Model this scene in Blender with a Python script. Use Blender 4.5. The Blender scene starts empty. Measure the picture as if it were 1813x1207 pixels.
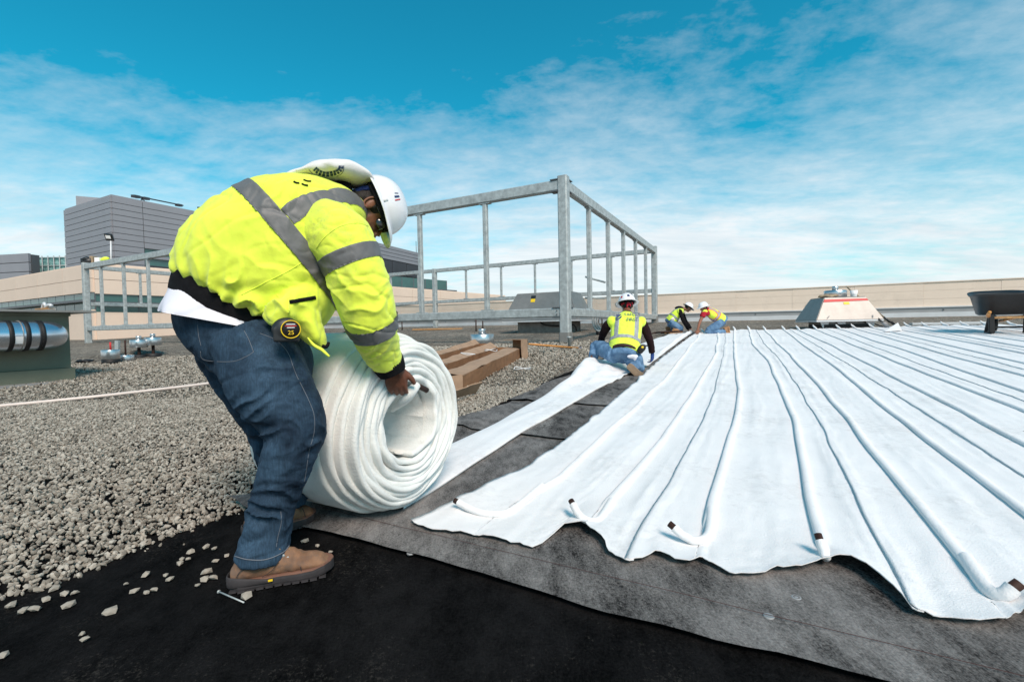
import bpy, bmesh, math, random
import numpy as np
from mathutils import Vector, Matrix, noise
random.seed(7); np.random.seed(7)
SC = bpy.context.scene; COL = SC.collection
V = Vector
# ------------------------------------------------------------------ camera
F, CX, CY = 820.0, 906.5, 603.5          # focal length and centre in pixels of the photograph
EYE = V((0, 0, .95))
ROT = Matrix.Rotation(math.radians(90-1.71), 3, 'X') @ Matrix.Rotation(-.0193, 3, 'Z')
cam = bpy.data.objects.new('camera', bpy.data.cameras.new('camera')); COL.objects.link(cam)
cam.matrix_world = Matrix.Translation(EYE) @ ROT.to_4x4()
cam.data.sensor_width = 36; cam.data.lens = 36*F/1813; cam.data.clip_start = .05; cam.data.clip_end = 3000
SC.camera = cam
# ------------------------------------------------------------------ sky and sun
SUN_EL, SUN_AZ = math.radians(46), math.radians(158)   # azimuth from +Y towards +X
W = bpy.data.worlds.new("World"); SC.world = W; W.use_nodes = True
def build_world():
    t = W.node_tree; n = t.nodes; l = t.links; n.clear()
    out = n.new('ShaderNodeOutputWorld'); bg = n.new('ShaderNodeBackground'); bg.inputs[1].default_value = .095
    l.new(bg.outputs[0], out.inputs[0])
    sky = n.new('ShaderNodeTexSky'); sky.sky_type = 'NISHITA'; sky.sun_disc = False
    sky.sun_elevation = SUN_EL; sky.sun_rotation = SUN_AZ; sky.air_density = 1.0; sky.dust_density = .6; sky.ozone_density = 2.5
    tint = n.new('ShaderNodeMix'); tint.data_type = 'RGBA'; tint.blend_type = 'MULTIPLY'; tint.inputs[0].default_value = 1
    tint.inputs[7].default_value = (.10, 1.50, 1.42, 1); l.new(sky.outputs[0], tint.inputs[6])
    tc = n.new('ShaderNodeTexCoord'); sep = n.new('ShaderNodeSeparateXYZ'); l.new(tc.outputs['Generated'], sep.inputs[0])
    def m(op, a, b=None, c=None, clamp=False):
        q = n.new('ShaderNodeMath'); q.operation = op; q.use_clamp = clamp
        for i, x in enumerate((a, b, c)):
            if x is None: continue
            if isinstance(x, (int, float)): q.inputs[i].default_value = x
            else: l.new(x, q.inputs[i])
        return q.outputs[0]
    z = m('MAXIMUM', sep.outputs[2], 0.0)
    zz = m('ADD', z, .16)
    cb = n.new('ShaderNodeCombineXYZ')
    l.new(m('DIVIDE', sep.outputs[0], zz), cb.inputs[0]); l.new(m('DIVIDE', sep.outputs[1], zz), cb.inputs[1])
    def nz(scale, detail, rough, dist, off, sx=1, sy=1, rot=0):
        mp = n.new('ShaderNodeMapping'); mp.inputs['Location'].default_value = off; mp.inputs['Scale'].default_value = (sx, sy, 1)
        mp.inputs['Rotation'].default_value = (0, 0, rot)
        l.new(cb.outputs[0], mp.inputs[0])
        q = n.new('ShaderNodeTexNoise'); q.inputs['Scale'].default_value = scale; q.inputs['Detail'].default_value = detail
        q.inputs['Roughness'].default_value = rough; q.inputs['Distortion'].default_value = dist; l.new(mp.outputs[0], q.inputs[0])
        return q.outputs[0]
    big = nz(.55, 3, .5, .3, (3.1, 1.7, 0), 1, 1.3, .3)
    mid = nz(1.5, 10, .62, .35, (0.4, 5.2, 0), .85, 1.25, .35)
    fine = nz(9.0, 8, .62, .1, (2.4, 1.2, 0), .9, 1.25, .35)
    s = m('ADD', m('MULTIPLY', big, 1.5), m('MULTIPLY', mid, 1.1)); s = m('ADD', s, m('MULTIPLY', fine, .60))
    # cover grows towards the horizon
    low = m('POWER', m('SUBTRACT', 1.0, z), 3.2)
    s = m('ADD', s, m('MULTIPLY', low, 1.85))
    fac = m('MULTIPLY_ADD', s, .92, -1.68, clamp=True)
    fac = m('SMOOTH_MIN', fac, .93, .1)
    # cloud colour: blue-grey undersides and white tops
    cr = n.new('ShaderNodeValToRGB'); cr.color_ramp.elements[0].position = .30; cr.color_ramp.elements[0].color = (6.9, 7.6, 8.1, 1)
    cr.color_ramp.elements[1].position = .60; cr.color_ramp.elements[1].color = (8.7, 8.9, 9.1, 1)
    l.new(nz(2.3, 6, .6, .4, (7, 3, 0), .6, 1.8, .35), cr.inputs[0])
    mx = n.new('ShaderNodeMix'); mx.data_type = 'RGBA'; l.new(fac, mx.inputs[0]); l.new(tint.outputs[2], mx.inputs[6]); l.new(cr.outputs[0], mx.inputs[7])
    l.new(mx.outputs[2], bg.inputs[0])
build_world()
sun = bpy.data.objects.new('sun', bpy.data.lights.new('sun', 'SUN')); COL.objects.link(sun)
sun.data.energy = 3.6; sun.data.angle = math.radians(22); sun.data.color = (1, .79, .68)
sd = V((math.sin(SUN_AZ)*math.cos(SUN_EL), math.cos(SUN_AZ)*math.cos(SUN_EL), math.sin(SUN_EL)))
sun.rotation_euler = sd.to_track_quat('Z', 'Y').to_euler()
SC.view_settings.view_transform = 'Standard'; SC.view_settings.look = 'None'
SC.view_settings.exposure = .2; SC.view_settings.gamma = 1; SC.view_settings.use_curve_mapping = False
# ------------------------------------------------------------------ ground plane of the roof and pixel helpers
GA, GB = .0175, .0379
def gz(x, y): return GA*x + GB*min(y, 44)
def ray(px, py): return ROT @ V(((px-CX)/F, -(py-CY)/F, -1))
def P(px, py, Y):                          # point on the pixel's ray at distance Y in front
    r = ray(px, py); return EYE + r*(Y/r.y)
def G(px, py, h=0.0):                      # point where the pixel's ray meets the roof (raised by h)
    r = ray(px, py); k = (h-EYE.z)/(r.z-GA*r.x-GB*r.y); return EYE + r*k
DX = V((.465, .885, 0)).normalized(); EX = V((.885, -.465, 0)).normalized()
def ST(s, t, h=0.0):
    p = EX*s + DX*t; p.z = gz(p.x, p.y)+h; return p
def tost(p): return p.x*EX.x+p.y*EX.y, p.x*DX.x+p.y*DX.y
# ------------------------------------------------------------------ materials
def mat(name, col, rough=.7, metal=0, var=0.0, vscale=8, bump=0, bscale=60, col2=None, spec=.4, stretch=None, detail=5, contrast=(.35, .65), sheen=0, coat=0):
    m_ = bpy.data.materials.new(name); m_.use_nodes = True; t = m_.node_tree; n = t.nodes; l = t.links
    b = n['Principled BSDF']; b.inputs['Roughness'].default_value = rough; b.inputs['Metallic'].default_value = metal
    b.inputs['Specular IOR Level'].default_value = spec
    b.inputs['Base Color'].default_value = (*col, 1)
    if sheen: b.inputs['Sheen Weight'].default_value = sheen; b.inputs['Sheen Roughness'].default_value = .6
    if coat: b.inputs['Coat Weight'].default_value = coat
    tc = n.new('ShaderNodeTexCoord'); mp = n.new('ShaderNodeMapping'); l.new(tc.outputs['Object'], mp.inputs[0])
    if stretch: mp.inputs['Scale'].default_value = stretch
    if var or col2:
        c2 = col2 or tuple(c*(1-var) for c in col)
        q = n.new('ShaderNodeTexNoise'); q.inputs['Scale'].default_value = vscale; q.inputs['Detail'].default_value = detail; q.inputs['Roughness'].default_value = .6
        l.new(mp.outputs[0], q.inputs[0]); cr = n.new('ShaderNodeValToRGB'); l.new(q.outputs[0], cr.inputs[0])
        cr.color_ramp.elements[0].position = contrast[0]; cr.color_ramp.elements[1].position = contrast[1]
        cr.color_ramp.elements[0].color = (*c2, 1); cr.color_ramp.elements[1].color = (*col, 1); l.new(cr.outputs[0], b.inputs['Base Color'])
    if bump:
        q = n.new('ShaderNodeTexNoise'); q.inputs['Scale'].default_value = bscale; q.inputs['Detail'].default_value = 6; l.new(mp.outputs[0], q.inputs[0])
        bp = n.new('ShaderNodeBump'); bp.inputs['Strength'].default_value = 1; bp.inputs['Distance'].default_value = bump
        l.new(q.outputs[0], bp.inputs['Height']); l.new(bp.outputs[0], b.inputs['Normal'])
    return m_
M = {}
M['white_fabric'] = mat('white_fabric', (.80, .79, .79), .9, var=.07, vscale=3, bump=.0022, bscale=150, spec=.15, sheen=.15)
M['roll_fabric'] = mat('roll_fabric', (.78, .79, .76), .9, var=.09, vscale=5, bump=.003, bscale=120, spec=.15, sheen=.15)
M['black_felt'] = mat('black_felt', (.011, .012, .013), .85, col2=(.003, .0035, .004), vscale=2.2, bump=.004, bscale=26, spec=.12, contrast=(.35, .7), detail=9)
M['grey_felt'] = mat('grey_felt', (.20, .188, .178), .95, col2=(.045, .042, .041), vscale=2.6, bump=.003, bscale=110, spec=.1, contrast=(.36, .68), detail=13)
M['galv'] = mat('galvanised_steel', (.50, .535, .53), .5, .3, var=.42, vscale=7, bump=.001, bscale=60, spec=.5, contrast=(.3, .7))
M['sheet'] = mat('sheet_metal', (.27, .26, .245), .45, .35, var=.15, vscale=4, spec=.5)
M['stainless'] = mat('stainless_steel', (.6, .61, .62), .28, .9, var=.15, vscale=7, stretch=(1, 1, 14))
M['duct'] = mat('duct_metal', (.66, .72, .8), .25, .95, var=.1, vscale=3)
M['black_rubber'] = mat('black_rubber', (.012, .012, .013), .6, var=.4, vscale=20)
M['dark_plastic'] = mat('dark_plastic', (.018, .02, .022), .45, spec=.5, var=.3, vscale=10)
M['beige'] = mat('beige_panel', (.74, .59, .48), .8, var=.06, vscale=.8)
M['parapet'] = mat('parapet_panel', (.80, .66, .54), .8, var=.06, vscale=1.2)
M['grey_panel'] = mat('grey_metal_panel', (.26, .265, .29), .55, .1, var=.07, vscale=.5)
M['dark_panel'] = mat('dark_panel', (.05, .052, .06), .5, .2, var=.2, vscale=.5)
M['glass'] = mat('green_glass', (.035, .13, .12), .12, var=.3, vscale=.4, spec=.8)
M['trim'] = mat('grey_trim', (.12, .13, .14), .5, .3)
M['white_metal'] = mat('white_flashing', (.66, .67, .68), .45, .1, var=.12, vscale=2)
M['grey_metal'] = mat('grey_flashing', (.33, .33, .33), .5, .2, var=.12, vscale=2)
M['cardboard'] = mat('cardboard', (.27, .135, .065), .85, var=.22, vscale=9, bump=.0015, bscale=35)
M['cardboard_in'] = mat('cardboard_face', (.40, .26, .17), .85, var=.2, vscale=6, bump=.001, bscale=35)
M['wood'] = mat('wood', (.50, .27, .11), .6, var=.4, vscale=16, stretch=(1, 1, .3))
M['wood_pale'] = mat('weathered_wood', (.38, .28, .18), .7, var=.35, vscale=16)
M['orange_wood'] = mat('varnished_wood', (.62, .27, .07), .4, var=.35, vscale=22)
M['pipe_white'] = mat('pvc_pipe', (.70, .60, .54), .4, var=.1, vscale=5)
M['green_grey'] = mat('green_grey_paint', (.15, .165, .12), .6, var=.15, vscale=3)
M['concrete'] = mat('concrete', (.22, .21, .195), .9, var=.35, vscale=6, bump=.003, bscale=40)
M['red'] = mat('red_paint', (.55, .03, .03), .5)
M['yellow'] = mat('yellow_label', (.80, .55, .02), .5)
M['orange'] = mat('orange_tape', (.9, .17, .02), .6)
M['rust'] = mat('rusty_brown', (.045, .016, .009), .7, var=.5, vscale=30)
M['white_label'] = mat('white_label', (.78, .78, .78), .5)
M['navy'] = mat('navy_print', (.01, .035, .12), .6)
M['hivis'] = mat('hivis_fabric', (.80, .93, .07), .75, var=.16, vscale=5, bump=.0012, bscale=55, sheen=.2, spec=.3, contrast=(.25, .6))
M['hivis_dirty'] = mat('soiled_hivis_fabric', (.80, .93, .07), .75, col2=(.50, .56, .09), vscale=5.5, bump=.0015, bscale=50, sheen=.2, spec=.3, contrast=(.24, .47), detail=8)
M['hivis_vest'] = mat('hivis_vest_fabric', (.75, .95, .06), .75, var=.1, vscale=6, bump=.002, bscale=35, sheen=.2)
M['reflect'] = mat('reflective_tape', (.155, .155, .155), .55, .1, var=.14, vscale=18, bump=.0006, bscale=90)
M['reflect_l'] = mat('pale_reflective_tape', (.36, .37, .39), .5, .1, var=.12, vscale=18)
M['knit'] = mat('black_knit', (.010, .010, .012), .95, var=.4, vscale=30, bump=.002, bscale=140, spec=.15)
M['shirt'] = mat('white_cotton', (.72, .72, .80), .9, var=.08, vscale=9, bump=.002, bscale=28)
M['cloth_white'] = mat('white_cap_cloth', (.74, .73, .72), .9, var=.1, vscale=12, bump=.001, bscale=60)
M['blue_cloth'] = mat('blue_bandana', (.008, .03, .16), .9, var=.5, vscale=30, bump=.002, bscale=60)
M['black_cloth'] = mat('black_cloth', (.012, .011, .013), .95, var=.3, vscale=20, bump=.002, bscale=50, spec=.15)
M['maroon'] = mat('dark_maroon_sleeve', (.022, .010, .012), .95, var=.3, vscale=20, bump=.003, bscale=30, spec=.15)
M['red_cloth'] = mat('red_cloth', (.45, .012, .03), .9, var=.3, vscale=20)
M['glove'] = mat('blue_glove', (.015, .06, .26), .7, var=.5, vscale=50)
M['skin'] = mat('brown_skin', (.16, .060, .034), .5, var=.35, vscale=30, bump=.0012, bscale=130, spec=.35)
M['skin_face'] = mat('brown_skin_face', (.23, .095, .052), .5, var=.3, vscale=18, bump=.0006, bscale=150, spec=.4)
M['skin_l'] = mat('tan_skin', (.33, .14, .085), .5, var=.2, vscale=18, bump=.0006, bscale=150)
M['hair'] = mat('black_hair', (.012, .009, .008), .7, bump=.003, bscale=130)
M['helmet'] = mat('white_helmet', (.80, .80, .82), .22, spec=.5, var=.05, vscale=6, coat=.3)
M['leather'] = mat('tan_leather', (.31, .165, .09), .8, col2=(.15, .075, .042), vscale=12, bump=.001, bscale=90, contrast=(.3, .62))
M['leather_l'] = mat('light_tan_leather', (.40, .21, .10), .75, var=.3, vscale=12)
M['sole'] = mat('boot_sole', (.045, .040, .042), .7, var=.4, vscale=20)
M['sole_tan'] = mat('tan_boot_sole', (.33, .23, .155), .85, var=.25, vscale=25, bump=.004, bscale=45)
M['welt'] = mat('boot_welt', (.20, .10, .07), .7)
M['lace'] = mat('boot_lace', (.26, .17, .09), .8, var=.5, vscale=90)
def proj(p):
    q = ROT.transposed() @ (V(p)-EYE); return CX+F*q.x/-q.z, CY-F*q.y/-q.z
M['lens'] = mat('dark_glasses', (.01, .01, .012), .15, spec=.7)
M['stone'] = None
def soil(name, col, cut, amount):
    t = M[name].node_tree; n = t.nodes; l = t.links; b = n['Principled BSDF']; src = b.inputs['Base Color'].links[0].from_socket
    tc = n.new('ShaderNodeTexCoord'); a = n.new('ShaderNodeTexNoise'); a.inputs['Scale'].default_value = 1.6; a.inputs['Detail'].default_value = 6; c = n.new('ShaderNodeTexNoise'); c.inputs['Scale'].default_value = 22; c.inputs['Detail'].default_value = 8; c.inputs['Roughness'].default_value = .75
    l.new(tc.outputs['Object'], a.inputs[0]); l.new(tc.outputs['Object'], c.inputs[0]); m1 = n.new('ShaderNodeMath'); m1.operation = 'MULTIPLY'; l.new(a.outputs[0], m1.inputs[0]); l.new(c.outputs[0], m1.inputs[1])
    r = n.new('ShaderNodeMapRange'); r.inputs[1].default_value = cut; r.inputs[2].default_value = cut+.14; r.inputs[4].default_value = amount; l.new(m1.outputs[0], r.inputs[0])
    x = n.new('ShaderNodeMix'); x.data_type = 'RGBA'; l.new(r.outputs[0], x.inputs[0]); l.new(src, x.inputs[6]); x.inputs[7].default_value = (*col, 1); l.new(x.outputs[2], b.inputs['Base Color'])
soil('white_fabric', (.42, .41, .40), .27, .35); soil('roll_fabric', (.45, .43, .38), .25, .40); soil('hivis_dirty', (.30, .31, .10), .27, .7); soil('hivis', (.45, .50, .08), .30, .5)
soil('leather', (.10, .085, .075), .26, .6); soil('parapet', (.45, .38, .32), .27, .3); soil('beige', (.45, .38, .32), .27, .3)
def felt(name, dark, light, dust, dustcut, streak=(1, 1, 1)):
    m_ = bpy.data.materials.new(name); m_.use_nodes = True; t = m_.node_tree; n = t.nodes; l = t.links
    b = n['Principled BSDF']; b.inputs['Roughness'].default_value = .95; b.inputs['Specular IOR Level'].default_value = .12
    tc = n.new('ShaderNodeTexCoord')
    def noi(sc, det, rough, s=(1, 1, 1), rot=0):
        mp = n.new('ShaderNodeMapping'); mp.inputs['Scale'].default_value = s; mp.inputs['Rotation'].default_value = (0, 0, rot); l.new(tc.outputs['Object'], mp.inputs[0])
        q = n.new('ShaderNodeTexNoise'); q.inputs['Scale'].default_value = sc; q.inputs['Detail'].default_value = det; q.inputs['Roughness'].default_value = rough; l.new(mp.outputs[0], q.inputs[0]); return q.outputs[0]
    def mth(op, a, c): q = n.new('ShaderNodeMath'); q.operation = op; (l.new(a, q.inputs[0])); (l.new(c, q.inputs[1]) if not isinstance(c, float) else setattr(q.inputs[1], 'default_value', c)); return q.outputs[0]
    big = noi(3.2, 6, .65, streak, .48); med = noi(17, 8, .7, streak, .48); fib = noi(120, 6, .75, (1, 1, 1)); fib2 = noi(260, 3, .6, (1, .25, 1), .48)
    s = mth('ADD', mth('ADD', mth('MULTIPLY', big, .8), mth('MULTIPLY', med, .65)), mth('ADD', mth('MULTIPLY', fib, .75), mth('MULTIPLY', fib2, .35)))
    mr = n.new('ShaderNodeMapRange'); mr.inputs[1].default_value = 1.06; mr.inputs[2].default_value = 1.50; l.new(s, mr.inputs[0])
    mx = n.new('ShaderNodeMix'); mx.data_type = 'RGBA'; mx.inputs[6].default_value = (*dark, 1); mx.inputs[7].default_value = (*light, 1); l.new(mr.outputs[0], mx.inputs[0])
    d = mth('MULTIPLY', noi(1.9, 4, .6, streak, .48), noi(75, 5, .8)); m2 = n.new('ShaderNodeMapRange'); m2.inputs[1].default_value = dustcut; m2.inputs[2].default_value = dustcut+.10; l.new(d, m2.inputs[0])
    my = n.new('ShaderNodeMix'); my.data_type = 'RGBA'; l.new(m2.outputs[0], my.inputs[0]); l.new(mx.outputs[2], my.inputs[6]); my.inputs[7].default_value = (*dust, 1)
    l.new(my.outputs[2], b.inputs['Base Color'])
    bp = n.new('ShaderNodeBump'); bp.inputs['Distance'].default_value = .005; l.new(s, bp.inputs['Height']); l.new(bp.outputs[0], b.inputs['Normal'])
    return m_
M['black_felt'] = felt('black_felt', (.0016, .0018, .002), (.017, .0165, .017), (.060, .054, .048), .315, (1, .6, 1))
M['black_felt'].node_tree.nodes['Principled BSDF'].inputs['Specular IOR Level'].default_value = .03
M['black_felt'].node_tree.nodes['Bump'].inputs['Distance'].default_value = .012
M['grey_felt'] = felt('grey_felt', (.016, .015, .015), (.27, .255, .245), (.40, .39, .37), .36, (1, .4, 1))
def denim(name, a, b, vs):
    m_ = mat(name, a, .85, col2=b, vscale=vs, bump=.0012, bscale=160, spec=.2, contrast=(.34, .64), detail=9)
    t = m_.node_tree; n = t.nodes; l = t.links; bs = n['Principled BSDF']
    src = bs.inputs['Base Color'].links[0].from_socket
    tc = n.new('ShaderNodeTexCoord'); mp = n.new('ShaderNodeMapping'); mp.inputs['Scale'].default_value = (1, 1, .08); l.new(tc.outputs['Object'], mp.inputs[0])
    q = n.new('ShaderNodeTexNoise'); q.inputs['Scale'].default_value = 240; q.inputs['Detail'].default_value = 3; l.new(mp.outputs[0], q.inputs[0])
    mr = n.new('ShaderNodeMapRange'); mr.inputs[1].default_value = .3; mr.inputs[2].default_value = .7; mr.inputs[3].default_value = .75; mr.inputs[4].default_value = 1.3; l.new(q.outputs[0], mr.inputs[0])
    mx = n.new('ShaderNodeMix'); mx.data_type = 'RGBA'; mx.blend_type = 'MULTIPLY'; mx.inputs[0].default_value = 1
    l.new(src, mx.inputs[6]); l.new(mr.outputs[0], mx.inputs[7]); l.new(mx.outputs[2], bs.inputs['Base Color'])
    return m_
M['denim'] = denim('blue_denim', (.038, .076, .122), (.0055, .013, .026), 5)
M['denim_l'] = denim('faded_denim', (.16, .28, .43), (.07, .14, .25), 8)
M['thread'] = mat('pale_stitching', (.14, .155, .18), .9)
def stone_mat(name, c1, c2, c3):
    m_ = bpy.data.materials.new(name); m_.use_nodes = True; t = m_.node_tree; n = t.nodes; l = t.links
    b = n['Principled BSDF']; b.inputs['Roughness'].default_value = .9; b.inputs['Specular IOR Level'].default_value = .2
    g = n.new('ShaderNodeNewGeometry'); cr = n.new('ShaderNodeValToRGB'); e = cr.color_ramp.elements
    e[0].color = (*c1, 1); e[1].color = (*c3, 1); x = e.new(.5); x.color = (*c2, 1)
    l.new(g.outputs['Random Per Island'], cr.inputs[0]); l.new(cr.outputs[0], b.inputs['Base Color'])
    return m_
M['stone'] = stone_mat('crushed_stone', (.19, .168, .14), (.32, .287, .24), (.46, .42, .36))
def gravel_ground():
    m_ = bpy.data.materials.new('gravel_ground'); m_.use_nodes = True; t = m_.node_tree; n = t.nodes; l = t.links
    b = n['Principled BSDF']; b.inputs['Roughness'].default_value = .95; b.inputs['Specular IOR Level'].default_value = .1
    tc = n.new('ShaderNodeTexCoord')
    vo = n.new('ShaderNodeTexVoronoi'); vo.inputs['Scale'].default_value = 30; l.new(tc.outputs['Object'], vo.inputs[0])
    cr = n.new('ShaderNodeValToRGB'); e = cr.color_ramp.elements; e[0].color = (.36, .315, .26, 1); e[0].position = .25; e[1].color = (.125, .108, .09, 1); e[1].position = .7  # cell borders darker: shade of the gaps between stones painted in
    l.new(vo.outputs['Distance'], cr.inputs[0])
    no = n.new('ShaderNodeTexNoise'); no.inputs['Scale'].default_value = .35; no.inputs['Detail'].default_value = 5; l.new(tc.outputs['Object'], no.inputs[0])
    mr = n.new('ShaderNodeMapRange'); mr.inputs[1].default_value = .35; mr.inputs[2].default_value = .65; mr.inputs[3].default_value = .75; mr.inputs[4].default_value = 1.15; l.new(no.outputs[0], mr.inputs[0])
    n2 = n.new('ShaderNodeTexNoise'); n2.inputs['Scale'].default_value = 7; n2.inputs['Detail'].default_value = 8; n2.inputs['Roughness'].default_value = .8; l.new(tc.outputs['Object'], n2.inputs[0])
    m3 = n.new('ShaderNodeMapRange'); m3.inputs[1].default_value = .40; m3.inputs[2].default_value = .60; m3.inputs[3].default_value = .45; m3.inputs[4].default_value = 1.5; l.new(n2.outputs[0], m3.inputs[0])
    mm = n.new('ShaderNodeMath'); mm.operation = 'MULTIPLY'; l.new(mr.outputs[0], mm.inputs[0]); l.new(m3.outputs[0], mm.inputs[1])
    mx = n.new('ShaderNodeMix'); mx.data_type = 'RGBA'; mx.blend_type = 'MULTIPLY'; mx.inputs[0].default_value = 1
    l.new(cr.outputs[0], mx.inputs[6]); l.new(mm.outputs[0], mx.inputs[7]); l.new(mx.outputs[2], b.inputs['Base Color'])
    bp = n.new('ShaderNodeBump'); bp.inputs['Distance'].default_value = .03; bp.invert = True; l.new(vo.outputs['Distance'], bp.inputs['Height']); l.new(bp.outputs[0], b.inputs['Normal'])
    return m_
M['gravel_ground'] = gravel_ground()
# ------------------------------------------------------------------ mesh helpers (all in world coordinates, stored relative to the thing's base)
def root_loc(o):
    while o is not None and o.parent is not None: o = o.parent
    return o.location.copy() if o is not None else V((0, 0, 0))
def tag(o, label=None, cat=None, group=None, kind=None):
    if label: o['label'] = label
    if cat: o['category'] = cat
    if group: o['group'] = group
    if kind: o['kind'] = kind
    return o
def thing(name, loc, label, cat, group=None):
    o = bpy.data.objects.new(name, None); COL.objects.link(o); o.location = loc; o.empty_display_size = .1
    return tag(o, label, cat, group)
def mk(name, geo, material, parent=None, smooth=True, origin=None):
    vs, fs = geo
    off = root_loc(parent) if parent is not None else (V(origin) if origin is not None else V((0, 0, 0)))
    me = bpy.data.meshes.new(name)
    me.from_pydata([tuple(V(v)-off) for v in vs], [], fs)
    me.materials.append(M[material] if isinstance(material, str) else material)
    if smooth: me.polygons.foreach_set('use_smooth', [True]*len(me.polygons))
    me.update()
    o = bpy.data.objects.new(name, me); COL.objects.link(o)
    if parent is not None: o.parent = parent
    elif origin is not None: o.location = origin
    return o
def mk_np(name, verts, faces, material, parent=None, smooth=True, origin=None):   # big meshes from arrays, all faces the same size
    off = root_loc(parent) if parent is not None else (V(origin) if origin is not None else V((0, 0, 0)))
    me = bpy.data.meshes.new(name); verts = np.asarray(verts, dtype=np.float32)-np.array(off, dtype=np.float32); faces = np.asarray(faces, dtype=np.int32)
    me.vertices.add(len(verts)); me.vertices.foreach_set('co', verts.ravel())
    k = faces.shape[1]; me.loops.add(faces.size); me.loops.foreach_set('vertex_index', faces.ravel())
    me.polygons.add(len(faces)); me.polygons.foreach_set('loop_start', np.arange(0, faces.size, k, dtype=np.int32))
    me.polygons.foreach_set('loop_total', np.full(len(faces), k, dtype=np.int32))
    me.materials.append(M[material] if isinstance(material, str) else material)
    me.polygons.foreach_set('use_smooth', np.full(len(faces), smooth)); me.update(calc_edges=True); me.validate()
    o = bpy.data.objects.new(name, me); COL.objects.link(o)
    if parent is not None: o.parent = parent
    elif origin is not None: o.location = origin
    return o
def join(*gs):
    vs, fs = [], []
    for g in gs:
        k = len(vs); vs += list(g[0]); fs += [tuple(i+k for i in f) for f in g[1]]
    return vs, fs
def box8(c):                                # eight corners: bottom four (ccw) then top four
    return list(c), [(3, 2, 1, 0), (4, 5, 6, 7), (0, 1, 5, 4), (1, 2, 6, 5), (2, 3, 7, 6), (3, 0, 4, 7)]
def box(c, ax, ay, az):                     # centre and half-axes
    c, ax, ay, az = map(V, (c, ax, ay, az))
    return box8([c-ax-ay-az, c+ax-ay-az, c+ax+ay-az, c-ax+ay-az, c-ax-ay+az, c+ax-ay+az, c+ax+ay+az, c-ax+ay+az])
def beam(p0, p1, w, h, up=V((0, 0, 1)), bev=True):    # rectangular hollow section with chamfered corners, w across, h along up
    p0, p1 = V(p0), V(p1); T = (p1-p0).normalized(); A = T.cross(V(up)).normalized(); B = A.cross(T).normalized()
    k = min(w, h)*.12 if bev else 0
    prof = [(w/2-k, -h/2), (w/2, -h/2+k), (w/2, h/2-k), (w/2-k, h/2), (-w/2+k, h/2), (-w/2, h/2-k), (-w/2, -h/2+k), (-w/2+k, -h/2)] if k else [(w/2, -h/2), (w/2, h/2), (-w/2, h/2), (-w/2, -h/2)]
    vs = [p+A*a+B*b for p in (p0, p1) for a, b in prof]; n = len(prof)
    fs = [(i, (i+1) % n, n+(i+1) % n, n+i) for i in range(n)] + [tuple(range(n))[::-1], tuple(range(n, 2*n))]
    return vs, fs
def catmull(pts, k):                        # list of equal-length tuples
    out = []; n = len(pts); A = [np.array(p, float) for p in pts]
    for i in range(n-1):
        a, b, c, d = A[max(i-1, 0)], A[i], A[i+1], A[min(i+2, n-1)]
        for j in range(k):
            t = j/k; out.append(.5*((2*b)+(c-a)*t+(2*a-5*b+4*c-d)*t*t+(3*b-a-3*c+d)*t**3))
    out.append(A[-1]); return out
def limb(pts, rad, hint=V((0, 0, 1)), n=20, k=6, cap=True, se=2.0):
    """pts: points; rad: radius or (along hint, across); smooth interpolation"""
    rows = [tuple(p)+((r, r) if isinstance(r, (int, float)) else tuple(r)) for p, r in zip(pts, rad)]
    R = catmull(rows, k) if k > 1 else [np.array(r, float) for r in rows]
    vs, fs = [], []; C = [V(r[:3]) for r in R]; hint = V(hint)
    for i, c in enumerate(C):
        T = (C[min(i+1, len(C)-1)]-C[max(i-1, 0)]).normalized()
        A = (hint-T*hint.dot(T))
        if A.length < .05: A = T.orthogonal()
        A.normalize(); B = T.cross(A)
        for j in range(n):
            a = 2*math.pi*j/n; ca, sa = math.cos(a), math.sin(a)
            ca = math.copysign(abs(ca)**(2/se), ca); sa = math.copysign(abs(sa)**(2/se), sa)
            vs.append(c+A*(ca*max(R[i][3], 1e-4))+B*(sa*max(R[i][4], 1e-4)))
    m_ = len(C)
    for i in range(m_-1):
        for j in range(n): fs.append((i*n+j, i*n+(j+1) % n, (i+1)*n+(j+1) % n, (i+1)*n+j))
    if cap:
        fs.append(tuple(range(n))[::-1]); fs.append(tuple(range((m_-1)*n, m_*n)))
    return vs, fs
def tube(pts, r, n=8, k=1, cap=True): return limb(pts, [r]*len(pts) if isinstance(r, (int, float)) else r, V((0.13, .2, 1)), n, k, cap)
def lathe(c, prof, n=24, axis=V((0, 0, 1)), hint=V((1, 0, 0)), cap=True):     # prof: (radius, height)
    axis = V(axis).normalized(); A = (V(hint)-axis*V(hint).dot(axis)).normalized(); B = axis.cross(A)
    vs = [V(c)+axis*h+(A*math.cos(2*math.pi*j/n)+B*math.sin(2*math.pi*j/n))*max(r, 1e-4) for r, h in prof for j in range(n)]
    fs = [(i*n+j, i*n+(j+1) % n, (i+1)*n+(j+1) % n, (i+1)*n+j) for i in range(len(prof)-1) for j in range(n)]
    if cap: fs += [tuple(range(n))[::-1], tuple(range((len(prof)-1)*n, len(prof)*n))]
    return vs, fs
def ellipsoid(c, ax, ay, az, n=18, m_=12):
    vs, fs = [], []
    for i in range(m_+1):
        th = math.pi*i/m_
        for j in range(n):
            ph = 2*math.pi*j/n; vs.append(V(c)+V(ax)*(math.sin(th)*math.cos(ph))+V(ay)*(math.sin(th)*math.sin(ph))+V(az)*(-math.cos(th)))
    for i in range(m_):
        for j in range(n): fs.append((i*n+j, i*n+(j+1) % n, (i+1)*n+(j+1) % n, (i+1)*n+j))
    return vs, fs
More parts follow.
